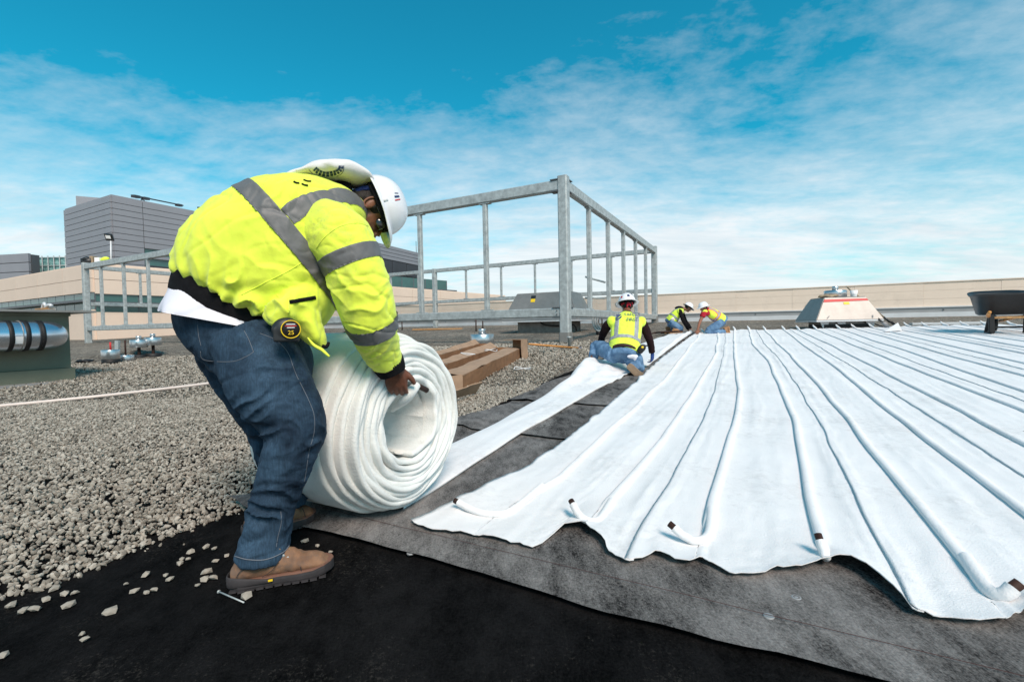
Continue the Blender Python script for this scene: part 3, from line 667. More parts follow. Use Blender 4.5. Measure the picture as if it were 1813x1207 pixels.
# white pipe across the gravel
pp = [G(-260, 742, .05), G(-60, 724, .05), G(150, 704, .05), G(300, 687, .05), G(372, 678, .05), G(520, 656, .05), G(640, 640, .05)]
pr = thing('plastic_pipe', pp[1], 'long pale plastic pipe lying across the gravel at left', 'pipe')
mk('pipe_run', tube([tuple(p) for p in pp], .021, 12, 4), 'pipe_white', pr)
# ================================================================== STRUCTURES
UP = V((0, 0, 1))
# ---- galvanised steel screen frame
N0 = P(1000, 400, 12.2); N0.z = 0; NV = V((-24.3, 12.8, 0)); RVV = V((5.75, 11.15, 0))
ZT = P(985, 328, 12.2).z; ZL = P(985, 553, 12.2).z
ZTs, ZM = ZT, .95+(ZT-.95)*.46
Nn, Ln, Rn = V((1.42, 12.2, 0)), V((-22.85, 25.0, 0)), V((7.2, 23.3, 0)); Bn = Ln+(Rn-Nn)
fr = thing('steel_enclosure', V((Nn.x, Nn.y, gz(Nn.x, Nn.y))), 'large galvanised steel box frame of posts, rails and studs standing on the gravel roof', 'steel frame')
def at(p, z): return V((p.x, p.y, z))
e1 = (Ln-Nn).normalized(); e2 = (Rn-Nn).normalized()
def post(p, w, z0=None, z1=None, name='post'):
    z0 = gz(p.x, p.y)-.05 if z0 is None else z0
    mk(name, beam(at(p, z0), at(p, (z1 or ZT+.22)), w, w, e1), 'galv', fr, smooth=False)
def rail(a, b, z, w, h, name): mk(name, beam(at(a, z), at(b, z), w, h), 'galv', fr, smooth=False)
for p in (Nn, Ln, Rn, Bn): post(p, .26)
mid = Rn+(Bn-Rn)*.497; post(mid, .26, z1=ZT+.12)
pb = at(Nn, gz(Nn.x, Nn.y)); mk('post_sleeve', beam(pb-UP*.05, pb+UP*.30, .30, .30, e1), 'sheet', fr, smooth=False)
mk('post_sleeve', beam(at(Rn, gz(Rn.x, Rn.y)-.05), at(Rn, gz(Rn.x, Rn.y)+.35), .30, .30, e1), 'sheet', fr, smooth=False)
def side(a, b, zt, zl, wt, ht, hl):
    u = (b-a).normalized(); rail(a+u*.13, b-u*.13, zt, wt, ht, 'top_rail'); rail(a+u*.13, b-u*.13, zl, wt, hl, 'lower_rail')
side(Nn, Ln, ZT, ZL, .2, .28, .24); side(Nn, Rn, ZT, ZL, .2, .28, .24)
side(Rn, Bn, ZT, ZM, .16, .22, .20); side(Ln, Bn, ZT, ZM, .16, .22, .20)
FS = [.087, .173, .26, .345, .43, .515, .6, .68, .764, .849, .936]
def stud(a, b, t, z0, z1, w=.13):
    p = a+(b-a)*t
    mk('stud', beam(at(p, z0), at(p, z1), w, w, (b-a).normalized()), 'galv', fr, smooth=False)
    for z in (z0+.015, z1-.015):
        mk('stud_clip', box(at(p, z), (b-a).normalized()*.17, V((0, 0, 1)).cross((b-a).normalized())*.075, UP*.012), 'galv', fr, smooth=False)
for t in FS: stud(Nn, Ln, t, ZL+.122, ZT-.142)
for t in (.166, .332, .5, .665, .83): stud(Nn, Rn, t, ZL+.122, ZT-.142)
for t in (.08, .16, .24, .32, .41, .545, .63, .72, .81, .9): stud(Rn, Bn, t, ZM+.102, ZT-.112, .11)
for t in (.2, .4, .6, .8): stud(Ln, Bn, t, ZM+.102, ZT-.112, .11)
# clip angles at the near corner, bolts
for (z, dd) in ((ZT-.15, e1), (ZT+.15, e1), (ZT-.15, e2), (ZT+.15, e2), (ZL+.13, e1), (ZL-.13, e1), (ZL+.13, e2), (ZL-.13, e2)):
    mk('corner_clip', box(at(Nn+dd*.22, z), dd*.11, UP.cross(dd)*.13, UP*.012), 'trim', fr, smooth=False)
for z in (ZL-.05, ZL+.05):
    for s in (-1, 1):
        c = at(Nn+e1*.2, z)-UP.cross(e1)*.11*-s
        mk('bolt', lathe(c, [(.018, 0), (.018, .02)], 6, -UP.cross(e1)*-s), 'trim', fr)
# small access ladder gate inside the frame
lg = [P(1036, 490, 19), P(1036, 527, 19), P(1072, 500, 19), P(1072, 528, 19)]
gt = thing('hoist_bracket', at(lg[0], gz(lg[0].x, lg[0].y)), 'small galvanised bracket with two rungs fixed inside the frame behind the kneeling man', 'bracket')
mk('bracket_post', beam(at(lg[0], ZM-.5), lg[0]+UP*.15, .09, .09), 'galv', gt); mk('bracket_post', beam(at(lg[0], ZM-.5)+e2*.5, lg[0]+e2*.5, .12, .12), 'galv', gt)
mk('rung', beam(lg[0], lg[2], .07, .07), 'galv', gt); mk('rung', beam(lg[1], lg[3], .07, .07), 'galv', gt)
mk('foot_post', beam(at(lg[0], gz(lg[0].x, lg[0].y)), at(lg[0], ZM-.5), .05, .05), 'galv', gt)
# ---- parapet of beige panels with metal flashing
def line_wall(p0, p1, z_of, h, colw, rows, name_panel, matp, th, root, gap=.015, z0off=0):
    u = (p1-p0); L = u.length; u.normalize(); nrm = V((u.y, -u.x, 0));
    if nrm.dot(EYE-p0) < 0: nrm = -nrm
    n = max(1, round(L/colw)); w = L/n; proto = {}
    for i in range(n):
        for r in range(rows):
            a = p0+u*(w*i+gap/2); b = p0+u*(w*(i+1)-gap/2)
            off = (.5 if r % 2 else 0)*0
            za, zb = z_of(a)+z0off, z_of(b)+z0off; hh = h/rows
            pr = .004*((i*7+r*3) % 3-1)
            c = [a-nrm*th, b-nrm*th, b+nrm*pr, a+nrm*pr]
            bot = [V((q.x, q.y, (za if k in (0, 3) else zb)+hh*r+gap/2)) for k, q in enumerate(c)]
            top = [q+UP*(hh-gap) for q in bot]
            mk(name_panel, box8(bot+top), matp, root, smooth=False)
    return u, nrm
PA, PB = V((-20.4, 39.6, 0)), V((30.0, 12.9, 0))
pz = lambda p: gz(p.x, p.y)
par = thing('parapet_wall', at(PB, pz(PB)), 'long low beige panelled parapet along the far side of the roof, behind the workers', 'wall')
u = (PB-PA).normalized(); nr_ = V((-u.y, u.x, 0)); nr_ = nr_ if nr_.dot(EYE-PA) > 0 else -nr_
c = [PA-nr_*.30, PB-nr_*.30, PB-nr_*.035, PA-nr_*.035]
mk('core', box8([at(q, pz(q)-.3) for q in c]+[at(q, pz(q)+1.43) for q in c]), 'parapet', par, smooth=False)
line_wall(PA, PB, pz, 1.05, 2.4, 3, 'wall_panel', 'parapet', .03, par, gap=.005, z0off=.40)
def strip_along(a, b, z0, z1, d0, d1, name, m_, root):
    c = [a+nr_*d0, b+nr_*d0, b+nr_*d1, a+nr_*d1]
    mk(name, box8([at(q, pz(q)+z0) for q in c]+[at(q, pz(q)+z1) for q in c]), m_, root, smooth=False)
strip_along(PA, PB, 1.43, 1.47, -.32, .03, 'coping', 'parapet', par)
strip_along(PA, PB, .385, .43, .0, .09, 'flashing_lip', 'white_metal', par)
strip_along(PA, PB, .20, .38, .0, .045, 'flashing', 'grey_metal', par)
strip_along(PA, PB, -.05, .195, .0, .12, 'flashing_base', 'white_metal', par)
for i in range(24):
    q = PA+u*(2.0+i*2.3)+nr_*.055; mk('rivet', lathe(at(q, pz(q)+.29), [(.03, 0), (.03, .02)], 8, nr_), 'trim', par)
q = P(1437, 540, 20); t_ = (q-PA).dot(u); q = PA+u*t_; mk('wall_socket', box(at(q, pz(q)+.62)+nr_*.03, u*.05, nr_*.03, UP*.06), 'dark_plastic', par)
# ---- beige building at left
C0 = V((-26.9, 30, 0)); C1 = V((-.9, 68, 0)); C2 = V((-26.9-1.88*16, 46, 0))
HB = P(171, 468, 30).z
bb = thing('office_building', at(C0, gz(C0.x, C0.y)), 'low beige panelled building with green ribbon windows at left', 'building')
def solid(pts, z0, z1, name, m_, root):
    mk(name, box8([at(q, z0) for q in pts]+[at(q, z1) for q in pts]), m_, root, smooth=False)
inn = .12
cc = V((C1.x+C2.x-C0.x, C1.y+C2.y-C0.y, 0))
ctr = (C0+C1+C2+cc)/4
shr = [q+(ctr-q).normalized()*.35 for q in (C0, C1, cc, C2)]
solid(shr, -3, HB-.15, 'building_core', 'trim', bb)
def facade(p0, p1, z0, z1, colw, rows, m_, root, name='wall_panel', th=.12, gap=.03):
    u = (p1-p0); L = u.length; u.normalize(); nrm = V((u.y, -u.x, 0))
    if nrm.dot(EYE-p0) < 0: nrm = -nrm
    n = max(1, round(L/colw)); w = L/n; hh = (z1-z0)/rows; mesh = None
    for i in range(n):
        for r in range(rows):
            a = p0+u*(w*i+w/2)+UP*(z0+hh*(r+.5)); a.z = z0+hh*(r+.5)
            if mesh is None:
                o = mk(name, box(a, u*(w/2-gap/2), nrm*th, UP*(hh/2-gap/2)), m_, root, smooth=False)
                mesh = o.data; first = a
            else:
                o = bpy.data.objects.new(name, mesh); COL.objects.link(o); o.parent = root; o.location = a-first
    return u, nrm
def glazing(p0, p1, z0, z1, colw, root, setback=.02, mull=.07):
    u = (p1-p0); L = u.length; u.normalize(); nrm = V((u.y, -u.x, 0))
    if nrm.dot(EYE-p0) < 0: nrm = -nrm
    n = max(1, round(L/colw)); w = L/n; z = (z0+z1)/2; m0 = m1 = None
    for i in range(n):
        a = p0+u*(w*(i+.5))-nrm*setback; a.z = z
        if m0 is None:
            o = mk('window_pane', box(a, u*(w/2-mull/2), nrm*.03, UP*((z1-z0)/2)), 'glass', root, smooth=False); m0 = (o.data, a)
            b = a+u*(w/2); o = mk('mullion', box(b, u*(mull/2), nrm*.035, UP*((z1-z0)/2)), 'trim', root, smooth=False); m1 = o.data
        else:
            for nm, me in (('window_pane', m0[0]), ('mullion', m1)):
                o = bpy.data.objects.new(nm, me); COL.objects.link(o); o.parent = root; o.location = a-m0[1]
zr = lambda px, py, Y=30: P(px, py, Y).z
zA, zB = zr(171, 520), zr(171, 552)       # window band of the right face
facade(C0, C1, zA, HB, 4.6, 2, 'beige', bb, th=.14)
glazing(C0+(C1-C0)*.0, C1, zB, zA, 2.3, bb)
for z in ((zA+zB)/2,):
    a, b = C0, C1; uu = (b-a).normalized(); nn = V((uu.y, -uu.x, 0)); nn = nn if nn.dot(EYE-a) > 0 else -nn
    mk('sun_shade', box8([at(q, z-.08) for q in (a, b, b+nn*.5, a+nn*.5)]+[at(q, z+.08) for q in (a, b, b+nn*.5, a+nn*.5)]), 'trim', bb, smooth=False)
facade(C0, C1, -1.2, zB, 4.6, 1, 'beige', bb, th=.14)
for t in (.12, .3, .5, .7): q = C0+(C1-C0)*t; mk('pier', box(at(q, (zA+zB)/2)+nn*.05, uu*.35, nn*.2, UP*((zA-zB)/2)), 'concrete', bb, smooth=False)
zC, zD = zr(135, 518), zr(135, 548)
facade(C2, C0, zC, HB, 4.5, 2, 'beige', bb, th=.14); glazing(C2, C0, zD, zC, 1.5, bb)
uu = (C0-C2).normalized(); nn = V((uu.y, -uu.x, 0)); nn = nn if nn.dot(EYE-C0) > 0 else -nn
mk('sun_shade', box8([at(q, (zC+zD)/2-.06) for q in (C2, C0, C0+nn*.5, C2+nn*.5)]+[at(q, (zC+zD)/2+.08) for q in (C2, C0, C0+nn*.5, C2+nn*.5)]), 'trim', bb, smooth=False)
facade(C2, C0, -1.2, zD, 4.5, 1, 'beige', bb, th=.14)
solid([C0, C1, cc, C2], HB, HB+.10, 'roof_edge', 'beige', bb)
# ---- grey metal clad tower
T0 = V((-59.6, 70, 0)); T1 = T0+V((.525, 1, 0))*63; T2 = T0+V((-1.88, 1, 0))*7.55
ZG = zr(208, 347, 70); gb = thing('clad_tower', at(T0, 0), 'tall grey metal-clad building block rising behind the beige building', 'building')
Td = T1+(T2-T0); ctr = (T0+T1+Td+T2)/4; solid([q+(ctr-q).normalized()*.4 for q in (T0, T1, Td, T2)], -2, ZG-.2, 'building_core', 'trim', gb)
rh = (ZG-zr(208, 433, 70))/8
zW1 = ZG-rh*8
facade(T0+(T1-T0)*.0, T0+(T1-T0)*.055, zW1-4*rh, ZG, 4.2, 12, 'grey_panel', gb, th=.2, gap=.075)
facade(T0+(T1-T0)*.055, T1, zW1, ZG, 16.5, 8, 'grey_panel', gb, th=.2, gap=.075)
glazing(T0+(T1-T0)*.055, T1, zW1-rh*1.15, zW1, 4.6, gb, .1, .3); facade(T0+(T1-T0)*.055, T1, zW1-rh*1.7, zW1-rh*1.15, 16.5, 1, 'grey_panel', gb, th=.25)
glazing(T0+(T1-T0)*.055, T1, zW1-rh*2.9, zW1-rh*1.7, 4.6, gb, .1, .3); facade(T0+(T1-T0)*.055, T1, zW1-rh*5, zW1-rh*2.9, 16.5, 2, 'dark_panel', gb, th=.2)
facade(T2, T0, ZG-12*rh, ZG, 40, 12, 'grey_panel', gb, th=.2, gap=.075)
solid([T0, T1, Td, T2], ZG, ZG+.25, 'roof_edge', 'grey_panel', gb)
q = T2*.72+T0*.28+V((1, 3, 0)); mk('roof_screen', box(at(q, ZG+.9), V((2.4, 1.2, 0)), V((.1, .3, 0)), UP*1.3), 'grey_panel', gb, smooth=False)
# lower wing at the right end of the tower seen past the helmet
E0 = P(600, 470, 95); E0.z = 0; E1 = P(742, 470, 122); E1.z = 0; zc = P(742, 493, 122).z
wg = thing('grey_wing', at(E1, 0), 'grey block with dark panels and a green window band behind the bent man', 'building')
ztop = P(742, 448, 122).z; zmid = P(742, 471, 122).z
Ex = (E1-E0); En = V((Ex.y, -Ex.x, 0)).normalized(); En = En if En.dot(EYE-E0) > 0 else -En
solid([E0-En*10, E1-En*10, E1-En*.3, E0-En*.3], -2, ztop-.3, 'building_core', 'trim', wg)
facade(E0, E1, zmid, ztop, 30, 4, 'grey_panel', wg, gap=.1, th=.3); facade(E0, E1, zc, zmid, 5.5, 1, 'dark_panel', wg, gap=.15, th=.2)
W0 = P(560, 500, 88); W1 = P(790, 500, 112); W0.z = W1.z = 0; zt2, zb2 = P(790, 500, 112).z, P(790, 515, 112).z
Wn = V(((W1-W0).y, -(W1-W0).x, 0)).normalized(); Wn = Wn if Wn.dot(EYE-W0) > 0 else -Wn
glazing(W0, W1, zb2+.3, zt2+.4, 3.2, wg, -.1, .25)
c = [W0-Wn*8, W1-Wn*8, W1+Wn*.0-Wn*.3, W0-Wn*.3]; solid(c, zb2, zt2+.3, 'podium', 'trim', wg)
Wx = W1+(W1-W0).normalized()*2.5; c = [W0-Wn*8, Wx-Wn*8, Wx+Wn*1, W0+Wn*1]; solid(c, zb2-.5, zb2+.2, 'eaves', 'trim', wg)
solid([W0-Wn*7.8, W1-Wn*7.8, W1-Wn*.5, W0-Wn*.5], -2, zb2-.5, 'podium_base', 'trim', wg)
c = P(737, 444, 118); mk('roof_mast', tube([c-UP*.5, c+UP*2.4], .07, 6), 'trim', wg)
# window washing davits on the tower roof
def davit(p, q, label):
    d = thing('roof_davit', at(p, ZG+.25), label, 'davit', 'window cleaning davits on the roof of the tower')
    mk('boom', beam(p, q, .2, .2), 'dark_panel', d, smooth=False)
    w = (q-p)
    for f in (.05, .22, .9):
        c = p+w*f; mk('carriage', box(c-UP*.1, w.normalized()*.7, UP.cross(w.normalized())*.3, UP*.22), 'dark_panel', d, smooth=False)
        mk('support_leg', beam(at(c, ZG+.2), c, .12, .12), 'dark_panel', d, smooth=False)
    ring = [p+w*.17+UP*(-1.1+.7*math.cos(a))+w.normalized()*.8*math.sin(a) for a in [k*math.pi/6 for k in range(13)]]
    mk('cable_loop', tube(ring, .07, 6), 'dark_panel', d)
davit(P(235, 346, 76), P(324, 364, 90), 'dark davit boom at the front corner of the tower roof'); davit(P(350, 367, 97), P(440, 382, 118), 'dark davit boom farther along the tower roof beside the yellow jacket')
# far-left wing and green screen
A0 = P(-300, 480, 92); A1 = P(54, 480, 84); A0.z = A1.z = 0; zt = P(54, 448, 84).z
fw = thing('grey_annex', at(A1, 0), 'grey panelled annex at the far left edge above the beige building', 'building')
An = V(((A1-A0).y, -(A1-A0).x, 0)).normalized(); An = An if An.dot(EYE-A0) > 0 else -An
solid([A0-An*1.5, A1-An*1.5, A1-An*.3, A0-An*.3], -2, zt-.2, 'building_core', 'trim', fw); facade(A0, A1, zt-5.0, zt, 7, 3, 'grey_panel', fw, gap=.12, th=.2)
glazing(A0, A1, zt-7, zt-5.0, 3, fw, .1, .2)
B0, B1 = P(56, 470, 88), P(128, 470, 88); B0.z = B1.z = 0; zt = P(90, 456, 88).z; zb = P(90, 485, 88).z
M['net'] = mat('green_netting', (.26, .47, .45), .8, col2=(.09, .22, .22), vscale=1.4, contrast=(.4, .6))
sc = thing('scaffold_screen', at(B0, 0), 'scaffold wrapped in pale green netting between the annex and the tower', 'scaffold')
for i in range(7):
    a = B0+(B1-B0)*(i/7+.005); b = B0+(B1-B0)*((i+1)/7-.005)
    for r in range(2):
        z0 = zb+(zt-zb)*r/2+.05; z1 = zb+(zt-zb)*(r+1)/2-.05; mk('netting_panel', box8([at(a, z0), at(b, z0), at(b, z0)+V((0, .1, 0)), at(a, z0)+V((0, .1, 0)), at(a, z1), at(b, z1), at(b, z1)+V((0, .1, 0)), at(a, z1)+V((0, .1, 0))]), 'net', sc, smooth=False)
    mk('scaffold_pole', tube([at(a, 0)-V((0, .2, 0)), at(a, zt+.3)-V((0, .2, 0))], .09, 6), 'galv', sc)
for r in range(3):
    z = zb+(zt-zb)*r/2; mk('scaffold_ledger', tube([at(B0, z)-V((0, .2, 0)), at(B1, z)-V((0, .2, 0))], .08, 6), 'galv', sc)
# floodlight and gear on the beige roof
fl = P(196, 459, 33); b = thing('floodlight', at(fl, HB+.1), 'black floodlight on a white pole on the beige building roof', 'floodlight')
top = P(196, 424, 33); mk('pole', tube([at(fl, HB+.1), at(top, top.z-.1)], .05, 8), 'white_metal', b)
c = P(193.5, 420, 33); mk('lamp_head', box(c, V((.25, .05, -.02)), V((-.03, .05, .05)), V((.02, -.1, .2))), 'dark_plastic', b, smooth=False)
mk('lamp_glass', box(c-V((-.01, .11, .01)), V((.15, .03, -.01)), V((-.002, .004, .004)), V((.01, -.05, .10))), 'white_label', b, smooth=False)
c = P(157, 463, 33); o = mk('equipment_case', join(box(c, V((.35, 0, 0)), V((0, .25, 0)), V((0, 0, .2))), lathe(c+V((-.1, 0, .1)), [(.3, 0), (.25, .15), (.05, .25)], 12)), 'dark_plastic', origin=c); tag(o, 'dark equipment case on the beige building roof, left of the white box', 'case')
c = P(176, 462, 33); o = mk('white_box', box(c, V((.18, 0, 0)), V((0, .2, 0)), V((0, 0, .22))), 'white_label', smooth=False, origin=c); tag(o, 'small white box on the beige building roof beside the floodlight', 'box')
c = P(166, 461, 33); o = mk('wooden_crate', box(c, V((.12, 0, 0)), V((0, .2, 0)), V((0, 0, .28))), 'wood_pale', smooth=False, origin=c); tag(o, 'small brown crate on the beige roof, left of the white box', 'crate')
c = P(186, 459, 33); o = mk('hivis_bundle', ellipsoid(c, V((.28, 0, .05)), V((0, .2, 0)), V((0, 0, .17))), 'hivis_vest', origin=c); tag(o, 'bundle of hi-vis clothing lying at the foot of the floodlight pole', 'clothing')
# ---- duct housing at the left border
D0 = V((-7.75, 8.12, 0)); D1 = D0-DX*2.6; hz = lambda py, px=110: P(px, py, 8.0).z
du = thing('duct_housing', at(D0, gz(D0.x, D0.y)), 'grey-green duct housing with overhanging metal lid at the left border', 'duct housing')
back = -EX*1.6
zb_, zt_ = gz(D0.x, D0.y)-.02, P(120, 560, 8.1).z
solid([D1, D0, D0+back, D1+back], zb_+.24, zt_, 'casing', 'green_grey', du); e = .03
solid([D1+EX*.04, D0+EX*.04+DX*.04, D0+back+DX*.04, D1+back], zb_, zb_+.235, 'casing_base', 'green_grey', du)
solid([D1+EX*.02, D0+EX*.02+DX*.02, D0+back, D1+back], zt_+.002, zt_+.06, 'casing_rim', 'green_grey', du)
solid([D1+EX*.25, D0+EX*.25+DX*.3, D0+back+DX*.3, D1+back], zt_+.062, zt_+.095, 'lid', 'sheet', du)
for i in range(3):
    q = D0+EX*.12-DX*(.2+i*.75); mk('lid_seam', beam(at(q, zt_+.11), at(q, zt_+.11)-EX*1.4, .03, .03), 'sheet', du)
solid([D1+EX*.30, D0+EX*.34+DX*.5, D0+DX*.5, D1], zb_-.01, zb_+.03, 'base_tray', 'grey_metal', du)
dc = thing('round_duct', at(D0+EX*.25, P(110, 590, 7.8).z), 'shiny round metal duct with black bands along the green-grey housing', 'duct')
zc_ = P(60, 594, 7.6).z; a = at(D0+EX*.27-DX*2.9, zc_); b = at(D0+EX*.27-DX*.50, zc_); R_ = .235
dd = (b-a).normalized(); L = (b-a).length
prof = [(R_, 0)]
for x in np.arange(.05, L, .05): prof.append((R_*(1+.001*math.sin(x*50)), x))
prof += [(R_, L), (R_*.97, L+.02)]
mk('duct_tube', lathe(a, prof, 40, dd), 'duct', dc)
mk('duct_end', limb([b, b+dd*.10-EX*.03, b+dd*.20-EX*.12, b+dd*.24-EX*.30], [R_*.99, R_*.985, R_*.95, R_*.85], UP, 32, 5), 'duct', dc)
def duct_at(px):
    lo_, hi_ = 0, L
    for _ in range(30):
        mid_ = (lo_+hi_)/2
        if proj(a+dd*mid_+EX*R_*.7-UP*0)[0] < px: lo_ = mid_
        else: hi_ = mid_
    return lo_
for x, w, m_ in ((duct_at(88), .05, 'black_rubber'), (duct_at(44), .06, 'black_rubber'), (duct_at(14), .06, 'black_rubber'), (duct_at(-40), .09, 'black_rubber'), (L-.01, .02, 'black_rubber'), (duct_at(84), .014, 'sheet'), (duct_at(38), .014, 'sheet')):
    c = a+dd*x; mk('duct_band', lathe(c, [(R_+.002, 0), (R_+.012, .004), (R_+.012, w-.004), (R_+.002, w)], 40, dd), m_, dc)
mk('duct_label', [[a+dd*(duct_at(24)+.10*i)+(V((EX.x, EX.y, 0))*math.cos(t)-UP*math.sin(t))*(R_+.004) for t in (.05, .3, .55) for i in (0, 1)], [(0, 1, 3, 2), (2, 3, 5, 4)]], 'white_label', dc)
mk('duct_saddle', beam(at(a+dd*(L-.3), zb_), at(a+dd*(L-.3), zc_-R_+.02), .06, .2), 'sheet', dc); mk('duct_saddle', beam(at(a+dd*(L-1.6), zb_), at(a+dd*(L-1.6), zc_-R_+.02), .06, .2), 'sheet', dc)
# rags on the lid
c = P(79, 546, 8.4); c.z = zt_+.13; o = mk('wooden_block', box(c, EX*.17, DX*.08, UP*.035), 'wood', origin=c, smooth=False); tag(o, 'short wooden block on the lid of the duct housing', 'block')
o = mk('hose_clamp', join(tube([c+UP*.04-EX*.1, c+UP*.10-EX*.05, c+UP*.13, c+UP*.08+EX*.03], .022, 8, 3), tube([c+UP*.05+EX*.04, c+UP*.09+EX*.2, c+UP*.07+EX*.3], .028, 8, 3)), 'white_metal', origin=c+UP*.04); tag(o, 'white metal clamp lying on the wooden block on the duct lid', 'clamp')
c = G(150, 640, .06); g = ellipsoid(c, EX*.20, DX*.14, UP*.09); g = [v+V((nz(v.x*9, v.z*9),)*3)*.08 for v in g[0]], g[1]
o = mk('dark_rubbish', g, 'black_rubber', origin=c); tag(o, 'crumpled dark plastic beside the base of the duct housing', 'rubbish')
# ---- shiny roof drain pots
def pot(px, py, w_px, h_px, label, base=0, rod=None, lift=0, knob=True):
    c = G(px, py, 0); k = c.y/F; r = w_px*k/2; h = h_px*k; lf = lift*k
    t = thing('vent_pot', c, label, 'vent pot', 'metal vent pots standing in the gravel')
    if lf > 0: mk('stem', tube([c, c+UP*(lf+.02)], r*.2, 10), 'rust', t); mk('base_pan', lathe(c-UP*.02, [(r, 0), (r, .32*lf+.05), (r*.9, .32*lf+.055)], 24), 'black_rubber', t)
    elif base: mk('base_pan', lathe(c-UP*.02, [(r*.98, 0), (r*.98, base*k)], 24), 'black_rubber', t); lf = base*k-.02
    mk('pot_body', lathe(c+UP*lf, [(r*.97, 0), (r, .01), (r, h-.02), (r*.96, h-.008), (r*.3, h)], 32), 'stainless', t)
    if knob: mk('pot_cap', lathe(c+UP*(lf+h-.002), [(r*.32, 0), (r*.32, h*.42), (r*.28, h*.46)], 20), 'stainless', t)
    if rod: mk('marker_rod', tube([c+UP*(lf+h), c+UP*(lf+h+rod*k)], .02, 8), 'red' if px < 210 else 'rust', t)
pot(854, 611, 42, 20, 'shiny wide vent pot with a capped top standing behind the cardboard boxes')
pot(197, 645, 27, 17, 'vent pot with a red rod on a black base, leftmost of the four', base=11, rod=13, knob=False)
pot(223, 641, 25, 13, 'low vent pot with a brown rod, second from the duct housing', rod=26, knob=False)
pot(247, 637, 26, 14, 'raised vent pot on a brown stem, left one of the capped pair', lift=22)
pot(272, 635, 25, 14, 'raised vent pot on a brown stem, nearest the bent man', lift=24)
def stake(px, py0, py1, label, Y=None, r=.03):
    a = G(px, py1, -.02); b = P(px, py0, a.y); b.x, b.y = a.x, a.y
    o = mk('steel_stake', tube([a, b], r, 8), 'rust', origin=a); tag(o, label, 'stake', 'dark stakes standing in the gravel')
stake(843, 566, 587, 'dark steel stake in the gravel left of the shiny pot'); stake(855, 568, 585, 'dark steel stake with a knob rising behind the shiny pot')
stake(712, 566, 585, 'thin dark stake under the lower rail beside the roll'); stake(1060, 566, 582, 'dark stake right of the near frame post'); stake(1066, 564, 582, 'dark stake next to the conduit bends')
c = G(208, 640, 0); c2 = P(208, 603, c.y); o = mk('strut_channel', beam(c, c2, .09, .09), 'galv', origin=c, smooth=False); tag(o, 'short upright galvanised channel behind the left vent pots', 'channel')
# conduits with bends near the frame
ct = thing('conduit_bends', G(1056, 592), 'bundle of bent grey conduits rising from the gravel behind the kneeling man', 'conduit')
for i in range(3):
    Y = 15.5+i*.35; a = P(1050+4*i, 560, Y); g0 = gz(a.x, Y); b = at(a, g0+.35); c_ = at(a, g0+.12)+V((.18, 0, 0)); d_ = c_+V((.55, -.1, 0))
    mk('conduit', tube([a, b, c_, d_], .035, 8, 5), 'galv', ct); mk('conduit_foot', box(c_-UP*.06, V((.08, 0, 0)), V((0, .06, 0)), UP*.07), 'black_rubber', ct)
# pallet-like slab under the far post, blocks
c = G(775, 583, .03); o = mk('timber_pallet', join(*[box(c+V((.0, -.3+.2*i, .03*(i % 2))), V((1.3, .1, 0)), V((0, .07, 0)), UP*.02) for i in range(4)]), 'wood', origin=c, smooth=False); tag(o, 'flat brown timbers on the gravel at the foot of the far middle post', 'timber')
# ---- hooded vents
def hood(name, label, base, ux, uy, wx, wy, zc0, zc1, ze, zt2, tx, ty, red=False):
    t = thing(name, at(base, gz(base.x, base.y)), label, 'roof vent')
    def ring(a, b, z): return [at(base+ux*(sx*a)+uy*(sy*b), z) for sx, sy in ((-1, -1), (1, -1), (1, 1), (-1, 1))]
    mk('curb', box8(ring(wx*.68, wy*.68, zc0)+ring(wx*.68, wy*.68, zc1)), 'concrete' if not red else 'sheet', t, smooth=False)
    lo, hi = ring(wx, wy, ze), ring(tx, ty, zt2)
    for i in range(4):
        j = (i+1) % 4; n_ = (lo[j]-lo[i]).cross(hi[i]-lo[i]).normalized()*.02
        q = [lo[i], lo[j], hi[j], hi[i]]; mk('hood_panel', box8([p-n_*.2 for p in q]+[p+n_ for p in q]), 'sheet', t, smooth=False)
    mk('hood_top', box8([p for p in hi]+[p+UP*.03 for p in hi]), 'sheet', t, smooth=False)
    mk('eaves_lip', box8([p-UP*.05 for p in ring(wx*1.01, wy*1.01, ze)]+ring(wx*1.01, wy*1.01, ze-.002)), 'white_metal', t, smooth=False)
    return t, lo, hi
b1_ = G(972, 590); b1_ = V((b1_.x+.1, b1_.y+1.0, 0)); Y1 = b1_.y
zz = lambda py, Y, px=960: P(px, py, Y).z
h1, lo, hi = hood('vent_hood', 'large grey metal hood vent on a concrete curb behind the frame post', b1_, EX, DX, 1.55, 1.05, gz(b1_.x, b1_.y)-.1, zz(569, Y1-1), zz(567, Y1-1), zz(519, Y1-.6), 1.1, .62)
q = lo[0]*.2+lo[1]*.2+hi[0]*.3+hi[1]*.3; fn = (lo[1]-lo[0]).cross(hi[0]-lo[0]).normalized(); fn = fn if fn.dot(EYE-q) > 0 else -fn
uq = (lo[1]-lo[0]).normalized(); vq = fn.cross(uq); vq = vq if vq.z > 0 else -vq
q = (hi[0]*.66+hi[1]*.34)-vq*.2+fn*.025
mk('warning_label', box(q-vq*.1, uq*.09, vq*.07, fn*.004), 'yellow', h1, smooth=False); mk('warning_label', box(q+vq*.04, uq*.10, vq*.07, fn*.004), 'dark_plastic', h1, smooth=False)
cb = at(b1_, gz(b1_.x, b1_.y)); g = tube([cb-DX*.78-EX*.1+UP*.5, cb-DX*.8+EX*.1+UP*.30, cb-DX*.8+EX*.7+UP*.24, cb-DX*.8+EX*1.3+UP*.26, cb-DX*.6+EX*1.35+UP*.05], .028, 8, 5); mk('cable', g, 'black_rubber', h1)
b2_ = G(1500, 583); b2_ = V((b2_.x+.15, b2_.y+.65, 0)); Y2 = b2_.y
